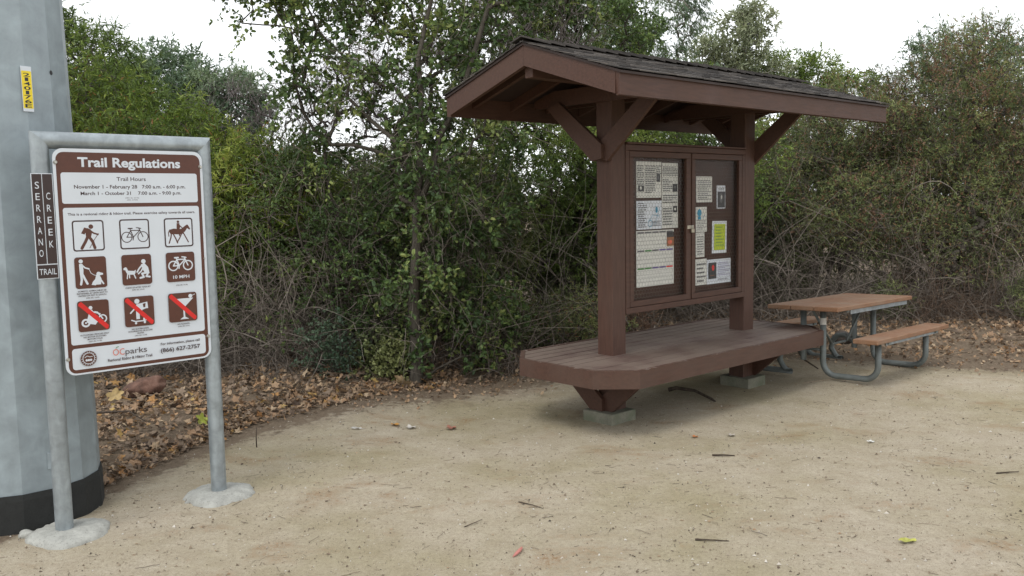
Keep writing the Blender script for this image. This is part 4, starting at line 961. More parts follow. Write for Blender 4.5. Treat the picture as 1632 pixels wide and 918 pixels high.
# multi-stem shrub left of the trunk
plant('tall_shrub', 'leggy dark shrub of bare leaning stems left of the slim grey trunk', 'shrub', (-2.0, 9.5),
      [polyst([(-1.75, 9.5, 0.0), (-1.95, 9.5, 0.9), (-2.25, 9.5, 1.5), (-2.2, 9.6, 2.4)], 9, 0.03, 5), polyst([(-1.85, 9.7, 0.0), (-1.7, 9.6, 1.0), (-1.65, 9.6, 2.2)], 7, 0.03, 6), polyst([(-2.0, 9.6, 0.0), (-2.5, 9.7, 1.0), (-2.7, 9.8, 2.0)], 7, 0.03, 7), polyst([(-1.5, 9.5, 0.0), (-1.45, 9.6, 1.2)], 5, 0.03, 8)],
      [(-2.1, 9.9, 1.9, 0.8, 0.6, 0.65, 0.9), (-1.6, 9.9, 1.2, 0.8, 0.6, 0.8, 1.1), (-2.4, 9.9, 0.8, 0.7, 0.5, 0.6, 0.5)], 360, 5, 7, 0.22, 0.046, 0.024, LM['oval'], BK['grey'], 8, gaps=0.8, nsc=1.8, maxr=0.032, trunkname='stems', crown='foliage', twig_r=0.003, bare_n=200, stem_r=(0.035, 0.025, 0.022, 0.02))
# yellow-green mass behind the sign
plant('willowy_shrub', 'large yellow green shrub with narrow drooping leaves, right behind the sign frame', 'shrub', (-4.0, 10.9),
      [polyst([(-4.0, 10.9, 0.0), (-4.1, 11.0, 1.2), (-4.4, 11.1, 2.2)], 7, 0.04, 9), polyst([(-3.8, 10.9, 0.0), (-3.2, 10.9, 1.2), (-2.9, 10.9, 2.0)], 7, 0.04, 10), polyst([(-4.3, 10.9, 0.0), (-5.2, 11.1, 1.6), (-5.4, 11.2, 2.8)], 7, 0.04, 11)],
      [(-4.3, 10.8, 2.2, 1.3, 0.9, 0.85, 2.2), (-3.0, 10.4, 1.95, 0.95, 0.6, 0.7, 1.6), (-5.4, 11.2, 2.9, 0.9, 0.8, 0.9, 1.4), (-4.5, 11.2, 1.2, 1.6, 0.6, 0.6, 0.8), (-2.35, 10.3, 1.6, 0.6, 0.5, 0.6, 0.8)],
      1250, 6, 9, 0.24, 0.085, 0.017, LM['yellow'], BK['grey'], 12, shape='lance', gaps=0.55, tj=0.2, spread=0.6, droop=0.5, odd=0.03, maxr=0.05, crown='foliage', trunkname='stems')
plant('dense_tree', 'bright green leafy tree top rising beside the steel pole', 'tree', (-6.3, 13.0),
      [polyst([(-6.3, 13.0, 0.0), (-6.2, 13.0, 2.0), (-6.0, 13.0, 3.4)], 8, 0.05, 13)],
      [(-6.15, 12.8, 3.5, 1.1, 1.0, 1.0, 1.5), (-5.3, 12.9, 2.9, 1.1, 0.9, 0.75, 1.0), (-6.6, 12.8, 4.1, 0.75, 0.7, 0.65, 0.7), (-5.2, 12.9, 1.8, 1.4, 0.7, 0.8, 0.8)],
      750, 6, 9, 0.26, 0.090, 0.018, LM['fresh'], BK['grey'], 14, shape='lance', gaps=0.35, spread=0.5, droop=0.3, maxr=0.08)
plant('dense_tree', 'rounded grey green tree further back, above the top rail of the sign', 'tree', (-7.2, 19.0),
      [polyst([(-7.2, 19.0, 0.0), (-7.1, 19.0, 2.5), (-7.0, 19.0, 4.0)], 8, 0.06, 15)],
      [(-7.3, 19.0, 4.1, 1.25, 1.0, 1.1, 1.6), (-6.0, 19.0, 3.9, 1.0, 0.9, 0.85, 0.9), (-8.6, 19.2, 4.0, 1.1, 0.9, 0.9, 0.8), (-7.0, 19.0, 2.8, 1.7, 0.9, 1.0, 0.9)],
      1000, 6, 9, 0.32, 0.105, 0.030, LM['grey'], BK['dark'], 16, shape='lance', gaps=0.2, nsc=0.9, spread=0.55, maxr=0.12)
# bare purplish twigs against the sky
def bare(name, label, base, stems, ells, natt, per, seed, tl=0.5, m='purple', r=0.0035, group=None):
    rg = np.random.default_rng(seed); b = np.array([base[0], base[1], float(gz(*base))]); root = thing(name, label, 'tree', b, 0, group)
    att = sample(ells, natt, rg, 0.2, 0.2, 1.2, seed); arr, par, rad, ns = skeleton(stems, att, rg, 0.0055, 0.16, 0.45, 0.09)
    g = Geo(); branch_geo(g, arr - b, par, rad, 5); g.build('trunk', BK['dark'], root, smooth=True)
    P, d, Ls = twigs_on(att, per, tl, rg, np.array(base + (1.0,)), 1.0, 0.3, 0.05, 5, 0.03); P[:, 1:-1] += rg.normal(0, 0.02, P[:, 1:-1].shape)
    g = Geo(); tubes(g, P - b, np.broadcast_to(np.linspace(r, r * 0.35, 5)[None], P.shape[:2]), 3)
    P2 = P[:, 2:3] + (P[:, 4:5] - P[:, 2:3]) * np.linspace(0, 1, 4)[None, :, None] + unit(rg.normal(0, 1, (len(P), 1, 3))) * 0.22 * np.linspace(0, 1, 4)[None, :, None]
    tubes(g, P2 - b, np.broadcast_to(np.linspace(r * 0.6, r * 0.3, 4)[None], P2.shape[:2]), 3); g.build('bare_twigs', BK[m], root); return root
bare('bare_tree', 'leafless purplish tree showing its twigs against the sky beyond the yellow green shrub', (-4.3, 15.6), [polyst([(-4.3, 15.6, 0), (-4.2, 15.6, 1.6), (-4.0, 15.6, 2.6)], 7, 0.05, 17), polyst([(-4.2, 15.6, 1.0), (-3.4, 15.5, 2.2), (-3.2, 15.5, 3.0)], 6, 0.05, 18)],
     [(-4.6, 15.6, 3.2, 1.1, 0.8, 0.9, 1.2), (-3.3, 15.5, 3.4, 0.9, 0.7, 0.9, 1.0), (-2.4, 15.4, 3.2, 0.8, 0.6, 1.2, 1.0)], 230, 5, 19, 0.45)
bare('bare_tree', 'leafless grey tree with fine twigs showing through the round leaved crown', (-1.4, 13.5), [polyst([(-1.4, 13.5, 0), (-1.5, 13.5, 2.0), (-1.8, 13.4, 3.2)], 7, 0.05, 20), polyst([(-1.4, 13.5, 1.4), (-0.7, 13.5, 2.8), (-0.4, 13.4, 4.2)], 7, 0.05, 21)],
     [(-1.8, 13.4, 3.7, 0.9, 0.8, 0.8, 1.0), (-0.6, 13.4, 4.1, 1.0, 0.8, 1.1, 1.0), (0.6, 13.4, 4.0, 0.8, 0.7, 1.2, 0.8)], 230, 5, 22, 0.5, 'grey' if False else 'purple')
# behind the kiosk
plant('leafy_shrub', 'bushy bright green shrub seen between the kiosk roof and its deck', 'shrub', (0.9, 12.3),
      [polyst([(0.9, 12.3, 0.0), (0.9, 12.3, 1.4), (1.0, 12.3, 2.4)], 7, 0.05, 23), polyst([(0.6, 12.3, 0.0), (0.0, 12.3, 1.4), (-0.1, 12.3, 2.2)], 7, 0.05, 24), polyst([(1.3, 12.4, 0.0), (2.2, 12.8, 1.5), (2.6, 12.9, 2.2)], 7, 0.05, 25)],
      [(0.2, 12.0, 2.5, 1.1, 0.8, 0.85, 1.3), (1.5, 12.4, 2.4, 1.1, 0.8, 0.9, 1.3), (2.9, 13.0, 2.3, 1.1, 0.8, 0.9, 1.0), (0.6, 12.2, 1.5, 1.4, 0.6, 0.6, 0.9), (2.2, 13.0, 3.2, 1.3, 0.8, 0.6, 0.8)],
      950, 6, 9, 0.22, 0.060, 0.019, LM['fresh'], BK['grey'], 26, shape='lance', gaps=0.4, maxr=0.05, crown='foliage', trunkname='stems', keepout=keep)
plant('broadleaf_tree', 'dark green tree crown directly behind the kiosk ridge', 'tree', (1.3, 14.6),
      [polyst([(1.3, 14.6, 0.0), (1.2, 14.6, 2.5), (1.1, 14.6, 4.2)], 8, 0.05, 27), polyst([(1.2, 14.6, 1.8), (0.2, 14.4, 3.4), (-0.2, 14.4, 4.6)], 7, 0.05, 28)],
      [(1.2, 14.4, 4.6, 1.3, 0.9, 1.0, 1.5), (0.0, 14.2, 4.5, 1.2, 0.9, 1.3, 1.5), (0.8, 14.2, 3.4, 1.6, 0.8, 0.7, 1.1)],
      800, 6, 8, 0.26, 0.062, 0.030, LM['oval'], BK['grey'], 29, gaps=0.45, maxr=0.09)
plant('feathery_tree', 'grey green feathery tree with hanging leaves rising over the middle of the kiosk roof', 'tree', (3.0, 19.5),
      [polyst([(3.0, 19.5, 0.0), (2.9, 19.5, 3.0), (2.9, 19.5, 5.6)], 8, 0.06, 30)],
      [(2.9, 19.5, 5.9, 1.3, 1.0, 1.1, 1.3), (1.9, 19.5, 5.2, 1.1, 0.9, 0.9, 0.8), (3.4, 19.5, 4.4, 1.3, 0.9, 0.7, 0.7)],
      480, 6, 9, 0.34, 0.11, 0.016, LM['grey'], BK['pale'], 31, shape='lance', gaps=0.45, spread=0.4, droop=0.9, curve=-0.5, maxr=0.11)
plant('pale_tree', 'pale silvery leaved tree standing out against the white sky above the roof', 'tree', (6.2, 25.0),
      [polyst([(6.2, 25.0, 0.0), (6.1, 25.0, 3.5), (6.2, 25.0, 5.6)], 8, 0.08, 32)],
      [(6.1, 25.0, 6.1, 0.85, 0.8, 1.0, 1.2), (6.7, 25.0, 6.6, 0.6, 0.6, 0.6, 0.5), (5.4, 25.0, 5.6, 0.7, 0.7, 0.7, 0.6), (6.8, 25.0, 5.2, 1.0, 0.8, 0.7, 0.6)],
      230, 5, 7, 0.42, 0.13, 0.045, LM['pale'], BK['pale'], 33, gaps=0.55, nsc=1.3, maxr=0.10)
plant('dense_tree', 'fresh green rounded tree low on the skyline between kiosk roof and the rusty shrub', 'tree', (8.6, 26.0),
      [polyst([(8.6, 26.0, 0.0), (8.6, 26.0, 3.0), (8.6, 26.0, 4.4)], 8, 0.06, 34)],
      [(8.6, 26.0, 5.0, 1.2, 1.0, 0.95, 1.0), (7.6, 26.0, 5.0, 1.0, 0.9, 0.95, 0.9), (9.8, 26.0, 4.7, 1.1, 0.9, 0.8, 0.8), (7.6, 26, 3.4, 2.5, 1.0, 1.1, 1.0)],
      480, 6, 8, 0.36, 0.12, 0.036, LM['fresh'], BK['dark'], 35, shape='lance', gaps=0.4, maxr=0.1)
plant('dense_tree', 'grey green round topped tree behind the tallest rusty shrub at the right', 'tree', (11.4, 22.0),
      [polyst([(11.4, 22.0, 0.0), (11.3, 22.0, 3.0), (11.2, 22.0, 4.8)], 8, 0.06, 36)],
      [(11.0, 22.0, 5.1, 1.3, 1.0, 0.9, 1.2), (12.3, 22.0, 4.7, 1.2, 1.0, 0.9, 0.9), (11.2, 22.0, 3.7, 1.9, 1.0, 1.1, 1.0)],
      520, 6, 8, 0.32, 0.10, 0.026, LM['grey'], BK['dark'], 37, shape='lance', gaps=0.45, maxr=0.1)
# right hand shrubs: olive leaves with rusty seed heads
def rusty(label, base, ells, stems, seed, natt, rust=0.35):
    root = plant('rusty_shrub', label, 'shrub', base, stems, ells, natt, 6, 8, 0.26, 0.055, 0.012, LM['olive'], BK['grey'], seed, shape='lance', group='tall shrubs at the right', gaps=0.6, nsc=1.5, spread=0.6, odd=0.10,
                 maxr=0.035, twig_r=0.0032, crown='foliage', trunkname='stems', up=0.5, shell=0.3, bare_n=260, bare_l=0.4)
    rg = np.random.default_rng(seed + 99); b = np.array(root.location); att = sample(ells, int(natt * rust * 1.1), rg, 0.55, 0.6, 1.3, seed + 5)
    att = att[att[:, 2] > 1.0]
    P, d, Ls = twigs_on(att, 5, 0.16, rg, np.array([base[0], base[1], 0.5]), 1.0, 0.8, 0.0, 4, 0.08); g = Geo()
    leaves_on(g, P - b, rg, 8, 0.022, 0.014, rg.random(len(P)) * 0.6 + 0.2, 'oval', 1.2, 0, 0.15, 0, 0.3, seed); g.build('seed_heads', LM['rust'], root); return root
def fan(cx, cy, n, spread, h, seed, bs=1.0):
    rg = random.Random(seed); return [polyst([(cx + rg.uniform(-.25, .25) * bs, cy + rg.uniform(-.2, .2) * bs, 0.0), (cx + spread * (i / (n - 1) * 2 - 1) * 0.45 + rg.uniform(-.1, .1), cy + rg.uniform(-.3, .1), h * 0.5), (cx + spread * (i / (n - 1) * 2 - 1) + rg.uniform(-.2, .2), cy + rg.uniform(-.4, .3), h * rg.uniform(0.8, 1.05))], 9, 0.04, seed + i) for i in range(n)]
rusty('tall olive and rust brown shrub rising just right of the picnic table', (6.75, 13.6), [(6.6, 13.6, 2.9, 1.1, 0.8, 1.2, 1.7), (6.0, 13.4, 1.6, 0.9, 0.7, 0.8, 0.8), (7.0, 13.5, 3.75, 0.7, 0.6, 0.7, 0.6), (6.8, 13.0, 1.3, 0.8, 0.5, 0.9, 0.8)], fan(6.75, 13.6, 6, 0.8, 2.6, 41), 42, 820)
rusty('spreading olive shrub with brown tips at the right edge', (8.3, 13.2), [(8.4, 13.2, 2.6, 1.2, 0.8, 1.2, 1.7), (8.2, 12.8, 1.4, 1.1, 0.5, 0.8, 1.0), (8.6, 13.2, 3.35, 0.8, 0.6, 0.5, 0.4)], fan(8.3, 13.2, 6, 0.9, 2.4, 51), 52, 780, 0.5)
rusty('olive shrub under the far eave of the kiosk, behind the table', (5.0, 14.2), [(4.9, 14.1, 2.3, 1.0, 0.8, 1.0, 1.4), (5.5, 14.2, 3.0, 0.9, 0.7, 0.8, 1.0), (4.3, 14.0, 1.6, 0.8, 0.6, 0.7, 0.6), (5.3, 13.2, 1.6, 0.9, 0.5, 0.6, 0.6)], fan(5.0, 14.2, 5, 0.8, 2.2, 61), 62, 820, 0.25)
rusty('olive grey shrub filling in behind the two rusty ones', (7.6, 15.6), [(7.4, 15.6, 2.8, 1.7, 0.8, 1.1, 2.0), (9.2, 15.6, 2.9, 1.3, 0.8, 1.1, 1.2), (8.2, 15.4, 1.6, 2.0, 0.6, 1.0, 1.0)], fan(7.6, 15.6, 6, 1.4, 2.4, 71), 72, 900, 0.2)

# dark thicket behind everything, copies of two bushes
th1 = plant('thicket_bush', 'dark thicket bush deep behind the yellow green shrub', 'bush', (-3.2, 13.6), fan(-3.2, 13.6, 4, 1.0, 1.8, 81), [(-3.2, 13.6, 1.3, 1.7, 0.9, 1.35)], 520, 6, 9, 0.30, 0.085, 0.030, LM['dark'], BK['dark'], 82, shape='lance', group='dark thicket behind the shrubs', gaps=0.15, maxr=0.03, shell=0.35, crown='foliage', trunkname='stems')
for i, (x, y, s, lb) in enumerate([(-6.0, 14.4, 1.15, 'dark thicket bush low behind the bright green tree top'), (-0.6, 12.2, 0.95, 'dark thicket bush in shade behind the slim grey trunk'), (-8.5, 14.8, 1.3, 'dark thicket bush hidden mostly by the steel pole'),
                                (2.4, 15.4, 1.15, 'dark thicket bush behind the kiosk notice board'), (5.2, 16.6, 1.25, 'dark thicket bush behind the far kiosk eave'), (8.2, 17.6, 1.35, 'dark thicket bush behind the rusty shrubs'), (11.2, 17.0, 1.35, 'dark thicket bush beyond the right edge shrub'),
                                (-2.0, 16.8, 1.1, 'dark thicket bush below the leafless purplish tree'), (-4.9, 12.4, 0.85, 'dark thicket bush behind the dead brush by the sign'), (10.2, 14.0, 1.0, 'dark thicket bush at the far right edge'),
                                (4.2, 15.0, 0.9, 'dark thicket bush behind the picnic table'), (-2.0, 11.6, 0.75, 'dark thicket bush behind the leaning bare stems'), (0.9, 13.4, 0.8, 'dark thicket bush behind the kiosk near post')]):
    copy_plant(th1, lb, (x, y, float(gz(x, y))), i * 1.7, s)

# ------------------------------------------------------------------ dead stems and brush
def stems_geo(g, n, x0, x1, y0, y1, h, lean, sag, r, seed, zmin=0.0, tint=(0.1, 0.9), Kp=9, wob=0.5, up=0.9):
    """wandering stems: start anywhere in the heap, random heading that keeps turning and finally sags"""
    rg = np.random.default_rng(seed); x = rg.uniform(x0, x1, n); y = rg.uniform(y0, y1, n)
    nz = np.array([noise.noise(Vector((a * 1.3, b_ * 1.3, seed))) for a, b_ in zip(x, y)]); hl = h * np.clip(0.75 + nz * 1.1, 0.25, 1.3)
    z = gz(x, y) + np.where(rg.random(n) < 0.45, 0, rg.uniform(0, 0.75, n) * hl)
    p = np.stack([x, y, z], 1); d = rg.normal(0, 1, (n, 3)) * np.array([1, 0.7, 0.6]) + np.array([0, -0.15, up]); d = unit(d)
    Ls = (hl + lean) * 0.62 * rg.uniform(0.35, 1.15, n); step = Ls / (Kp - 1); P = [p]; turn = rg.normal(0, 0.16, (n, 3))
    for k in range(Kp - 1):
        d = unit(d + turn + rg.normal(0, wob * 0.22, (n, 3)) + np.array([0, 0, -1.0]) * (0.10 * sag * rg.uniform(0.3, 1.6, n) * (k / Kp + 0.25))[:, None]); p = p + d * step[:, None]
        gr = gz(p[:, 0], p[:, 1]) + 0.015; p[:, 2] = np.maximum(p[:, 2], gr); P.append(p)
    P = np.stack(P, 1); rr = r * 0.8 * rg.gamma(3.0, 0.33, n).clip(0.35, 2.2); tn = rg.uniform(*tint, n)
    tubes(g, P, rr[:, None] * np.linspace(1, 0.3, Kp)[None], 3, tn)
    for rep_ in range(3):
        k = rg.integers(2, Kp - 1, n); q = P[np.arange(n), k]; dd = unit(P[np.arange(n), k] - P[np.arange(n), k - 1] + rg.normal(0, 0.5, (n, 3))); Lt = rg.uniform(0.08, 0.38, n)
        P2 = q[:, None] + dd[:, None] * Lt[:, None, None] * np.linspace(0, 1, 4)[None, :, None]; P2[:, 1:] += rg.normal(0, 0.012, (n, 3, 3)); tubes(g, P2, (rr * 0.42)[:, None] * np.linspace(1, 0.4, 4)[None], 3, tn)
def brush(name, label, base, specs, mat, cat='brush', group=None):
    b = np.array([base[0], base[1], float(gz(*base))]); root = thing(name, label, cat, b, 0, group); g = Geo()
    for s in specs: stems_geo(g, *s[:-1], **s[-1])
    g.v = [v - b for v in g.v]; g.build('dead_stems', mat, root); return root
GD = 'heaps of dead brush along the thicket'
brush('dead_brush', 'tangled heap of pale dead stems behind the right post of the sign', (-2.9, 9.6), [(680, -4.3, -1.9, 9.2, 10.2, 1.45, 1.1, 1.6, 0.005, 1, {}), (160, -3.9, -2.4, 9.2, 10.0, 0.8, 1.2, 0.8, 0.004, 2, {}), (60, -3.6, -2.5, 9.4, 10.0, 1.7, 1.1, 2.2, 0.006, 3, dict(tint=(0.7, 1.0)))], BK['dead'], group=GD)
brush('dead_brush', 'dark tangled dead stems seen under the sign panel', (-5.0, 9.6), [(520, -6.2, -3.6, 8.9, 10.6, 1.2, 0.8, 1.3, 0.005, 4, dict(tint=(0.0, 0.6)))], BK['dead'], group=GD)
brush('dead_brush', 'wispy dead stems and dry weeds behind the left end of the kiosk deck', (0.4, 11.0), [(240, -0.6, 1.9, 10.6, 12.0, 0.95, 0.9, 1.0, 0.004, 5, {}), (34, -0.4, 1.8, 10.8, 11.6, 1.1, 1.5, 0.6, 0.007, 6, dict(tint=(0.6, 1.0)))], BK['dead'], group=GD)
brush('dead_brush', 'grey dead brush behind the table and the far kiosk post', (4.2, 12.8), [(1150, 2.3, 6.4, 12.1, 13.4, 1.55, 1.1, 1.0, 0.0042, 7, dict(tint=(0.05, 0.7))), (60, 2.6, 6.0, 12.2, 13.2, 1.8, 1.4, 1.0, 0.006, 8, dict(tint=(0.4, 0.95)))], BK['dead'], group=GD)
brush('dead_brush', 'grey brown dead brush under the right edge shrubs', (8.0, 12.6), [(850, 6.4, 9.8, 12.0, 13.4, 1.45, 1.1, 1.0, 0.004, 9, dict(tint=(0.05, 0.65))), (40, 6.6, 9.4, 12.0, 12.8, 1.6, 1.4, 1.0, 0.0055, 10, dict(tint=(0.4, 0.95)))], BK['dead'], group=GD)
brush('dead_brush', 'upright reddish brown dead stalks right of the picnic table', (6.0, 12.6), [(300, 5.5, 6.9, 12.3, 13.0, 1.2, 0.5, 0.2, 0.0045, 11, dict(up=2.2))], BK['deadbrown'], group=GD)
brush('dead_brush', 'thin dark upright stems around the foot of the slim grey trunk', (-1.0, 9.7), [(220, -1.9, 0.2, 9.5, 10.3, 1.9, 0.5, 0.3, 0.0045, 12, dict(tint=(0.1, 0.7), up=2.2)), (220, -1.8, 0.6, 9.8, 10.8, 2.6, 0.8, 0.5, 0.0035, 13, dict(tint=(0.3, 0.9), up=1.2))], BK['dead'], group=GD)
# small green plants at the foot of the thicket
def low(label, x, y, r, h, m, ln, wd, seed, n=110, shape='oval', odd=0.0, name='low_shrub'):
    return plant(name, label, 'plant', (x, y), fan(x, y, 3, r * 0.5, h * 0.6, seed, 0.02), [(x, y, h * 0.55, r, r * 0.7, h * 0.55)], n, 5, 7, 0.14, ln, wd, LM[m], BK['dark'], seed, shape=shape, gaps=0.2, nsc=2.5, maxr=0.01, twig_r=0.002, shell=0.2, crown='foliage', trunkname='stems', odd=odd)
low('small bluish green bush with round leaves low in front of the leaning stems', -1.95, 9.3, 0.34, 0.62, 'bluegreen', 0.035, 0.022, 101, 55)
low('green leafy sprouts at the left foot of the slim grey trunk', -1.4, 9.35, 0.3, 0.42, 'dark', 0.04, 0.026, 102, 90)
low('dark green bush at the right foot of the slim grey trunk', -0.35, 9.95, 0.5, 1.15, 'oval', 0.04, 0.026, 103, 130)
low('low olive weeds at the edge of the dirt behind the deck end', 0.75, 10.9, 0.7, 0.7, 'olive', 0.05, 0.010, 104, 170, 'lance', 0.1)
low('bright green weed clump beside the dead stems behind the deck', 0.2, 11.0, 0.25, 0.45, 'yellow', 0.06, 0.014, 105, 60, 'lance')
low('bright green willow shoots in front of the yellow green shrub', -3.6, 9.9, 0.5, 1.9, 'fresh', 0.09, 0.014, 106, 150, 'lance')
low('thin leafy green shoots among the dead brush behind the table', 5.4, 12.6, 0.3, 0.6, 'olive', 0.07, 0.011, 107, 40, 'lance')
low('narrow leaved green weeds under the right edge shrubs', 7.3, 12.3, 0.4, 0.7, 'olive', 0.07, 0.011, 108, 90, 'lance')
low('orange brown dying weeds behind the deck corner', 1.4, 11.4, 0.45, 0.6, 'rust', 0.04, 0.010, 109, 90, 'lance')

# ------------------------------------------------------------------ leaf litter and debris
def litter_leaf(n, rg, size, pos, tint, lobes=True, lift=0.35, tilt=0.5):
    """curled broad leaves: centre fan of 10 rim points"""
    k = 10; an = np.arange(k) * 2 * np.pi / k + rg.uniform(0, 6.28, (n, 1))
    rad = np.where(np.arange(k) % 2 == 0, 1.0, 0.52)[None] * rg.uniform(0.75, 1.15, (n, k)) if lobes else rg.uniform(0.8, 1.1, (n, k))
    asp = rg.uniform(0.5, 1.0, (n, 1)); phi = rg.uniform(0, 6.28, (n, 1))
    x = np.cos(an) * rad; y = np.sin(an) * rad * asp; curl = lift * (x ** 2) * rg.uniform(-0.6, 1.2, (n, 1)) + rg.normal(0, 0.10, (n, k))
    V = np.stack([x, y, curl], -1); V = np.concatenate([np.zeros((n, 1, 3)), V], 1) * size[:, None, None]
    ax = rg.normal(0, tilt, (n, 2)); c, s_ = np.cos(ax[:, :1]), np.sin(ax[:, :1]); Y_ = V[..., 1] * c - V[..., 2] * s_; Z_ = V[..., 1] * s_ + V[..., 2] * c; V[..., 1], V[..., 2] = Y_, Z_
    c, s_ = np.cos(ax[:, 1:]), np.sin(ax[:, 1:]); X_ = V[..., 0] * c + V[..., 2] * s_; Z_ = -V[..., 0] * s_ + V[..., 2] * c; V[..., 0], V[..., 2] = X_, Z_
    c, s_ = np.cos(phi), np.sin(phi); X_ = V[..., 0] * c - V[..., 1] * s_; Y_ = V[..., 0] * s_ + V[..., 1] * c; V[..., 0], V[..., 1] = X_, Y_
    V[..., 2] -= V[..., 2].min(1, keepdims=True); V += pos[:, None]
    i = np.arange(n)[:, None, None] * (k + 1); j = np.arange(k)
    F_ = (i + np.stack([np.zeros(k, int), 1 + j, 1 + (j + 1) % k], -1)[None]).reshape(-1, 3)
    return V.reshape(-1, 3), F_, np.repeat(tint, k)
def litter_mat():
    return leaf_mat('dry_leaf', [(0.0, (0.070, 0.048, 0.036)), (0.25, (0.145, 0.105, 0.075)), (0.5, (0.235, 0.175, 0.125)), (0.7, (0.32, 0.20, 0.115)), (0.85, (0.44, 0.34, 0.23)), (0.94, (0.36, 0.18, 0.07)), (1.0, (0.46, 0.33, 0.12))], transl=0.15, rough=0.7, spec=0.25)
M['litter'] = litter_mat()
def scatter(n, x0, x1, dens, rg, y0=3.0, y1=14):
    X_ = []; 
    while sum(len(a) for a in X_) < n:
        p = np.stack([rg.uniform(x0, x1, 4000), rg.uniform(y0, y1, 4000)], 1); w = dens(p[:, 0], p[:, 1]); X_.append(p[rg.random(4000) < w])
    return np.concatenate(X_)[:n]
rg = np.random.default_rng(77); gL = Geo()
def noise2(x, y, s): return np.array([noise.noise(Vector((a * s, b * s, 3.1))) for a, b in zip(x, y)])
def put(n, x0, x1, dens, smin, smax, tlo, thi, lift=0.4, tilt=0.5, zr=0.03, lob=True, y0=3, y1=14, patch=False):
    dd = (lambda x, y: dens(x, y) * np.clip(0.5 + 0.8 * np.sin(x * 4.1 + y * 2.3) * np.sin(y * 3.7 - x * 2.2), 0.12, 1)) if patch else dens
    p = scatter(n, x0, x1, dd, rg, y0, y1); z = gz(p[:, 0], p[:, 1]) + rg.uniform(0.0, zr, n); sz = rg.uniform(smin, smax, n) * 0.5
    t = np.clip(rg.beta(1.8, 1.35, n) * (thi - tlo) + tlo, 0, 1)
    V, F_, T_ = litter_leaf(n, rg, sz, np.column_stack([p, z]), t, lob, lift, tilt); gL.add(V, F_, T_)
put(5200, -5.2, -0.9, lambda x, y: sstep(0.0, 0.35, behind(x, y)) * sstep(4.8, 3.8, behind(x, y)), 0.04, 0.125, 0.0, 1.0, zr=0.03, lift=0.3, tilt=0.38, patch=True)
put(5200, -5.2, -0.7, lambda x, y: sstep(-0.35, 0.3, behind(x, y)) * sstep(3.6, 2.4, behind(x, y)), 0.015, 0.055, 0.0, 1.0, zr=0.045, lob=False, tilt=0.45)
put(2400, -5.2, -0.5, lambda x, y: sstep(-0.15, 0.1, behind(x, y)) * sstep(1.0, 0.3, behind(x, y)), 0.03, 0.09, 0.1, 1.0, zr=0.02)
put(9000, -0.9, 10.0, lambda x, y: sstep(-0.2, 0.7, behind(x, y)) * sstep(4.2, 3.4, behind(x, y)), 0.03, 0.11, 0.05, 0.95, zr=0.04)
put(1500, -1.5, 9.0, lambda x, y: sstep(-1.1, 0.1, behind(x, y)) * 0.5 * (behind(x, y) < 0.3), 0.015, 0.05, 0.1, 0.9, zr=0.008, lob=False)
put(700, -3.4, 7.5, lambda x, y: np.where(behind(x, y) < 0, 0.3, 0), 0.008, 0.024, 0.05, 0.85, zr=0.003, lob=False, tilt=0.15)
n = 1500; p = scatter(n, -5.2, 9.5, lambda x, y: sstep(-0.4, 0.2, behind(x, y)) * sstep(3.6, 2.4, behind(x, y)), rg, 3, 14); a = rg.uniform(0, 6.28, n); l = rg.uniform(0.04, 0.30, n); z = gz(p[:, 0], p[:, 1]) + rg.uniform(0.01, 0.06, n)
P = np.column_stack([p, z])[:, None] + (np.stack([np.cos(a), np.sin(a), rg.normal(0, 0.12, n)], -1) * l[:, None])[:, None] * np.linspace(-0.5, 0.5, 5)[None, :, None]; P[:, 1:4] += rg.normal(0, 0.035, (n, 3, 3)) * l[:, None, None]
tubes(gL, P, rg.uniform(0.0012, 0.0035, n)[:, None] * np.linspace(1, 0.5, 5)[None], 3, rg.uniform(0.25, 0.88, n))
lit = gL.build('leaf_litter', M['litter']); lit['kind'] = 'stuff'; lit['label'] = 'carpet of dry brown leaves at the foot of the thicket'; lit['category'] = 'leaf litter'
# crumbs, chips and twiglets on the dirt
gC = Geo(); n = 36000
def clumpy(x, y): return np.where(behind(x, y) < 0.4, 1, 0) * np.clip(6.5 / np.maximum(y, 3.5) - 0.35, 0.15, 1)
p = scatter(n, -3.6, 8.0, clumpy, rg, 3.4, 12); s_ = 0.0014 + rg.gamma(1.0, 0.0017, n); z = gz(p[:, 0], p[:, 1]) + 0.002
base4 = np.array([[1, 0, 0], [-0.5, 0.87, 0], [-0.5, -0.87, 0], [0, 0, 0.9]]); sc_ = rg.uniform(0.5, 1.6, (n, 4, 3)) * s_[:, None, None]; ph = rg.uniform(0, 6.28, n)[:, None]
V = base4[None] * sc_; Xr = V[..., 0] * np.cos(ph) - V[..., 1] * np.sin(ph); Yr = V[..., 0] * np.sin(ph) + V[..., 1] * np.cos(ph); V = np.stack([Xr, Yr, V[..., 2]], -1) + np.column_stack([p, z])[:, None]
i = np.arange(n)[:, None, None] * 4; F_ = (i + np.array([[0, 1, 3], [1, 2, 3], [2, 0, 3]])[None]).reshape(-1, 3)
gC.add(V.reshape(-1, 3), F_, np.repeat(rg.random(n) ** 0.9, 3))
n = 2400; p = scatter(n, -3.6, 8.0, clumpy, rg, 3.4, 12); z = gz(p[:, 0], p[:, 1]) + 0.003; a = rg.uniform(0, 6.28, n); l = 0.005 + rg.gamma(1.2, 0.010, n)
P = np.column_stack([p, z])[:, None] + (np.stack([np.cos(a), np.sin(a), np.zeros(n)], -1) * l[:, None])[:, None] * np.linspace(-1, 1, 4)[None, :, None]; P[:, 1:3, :2] += rg.normal(0, 0.12, (n, 2, 2)) * l[:, None, None]; P[:, :, 2] += rg.uniform(0, 0.003, (n, 4))
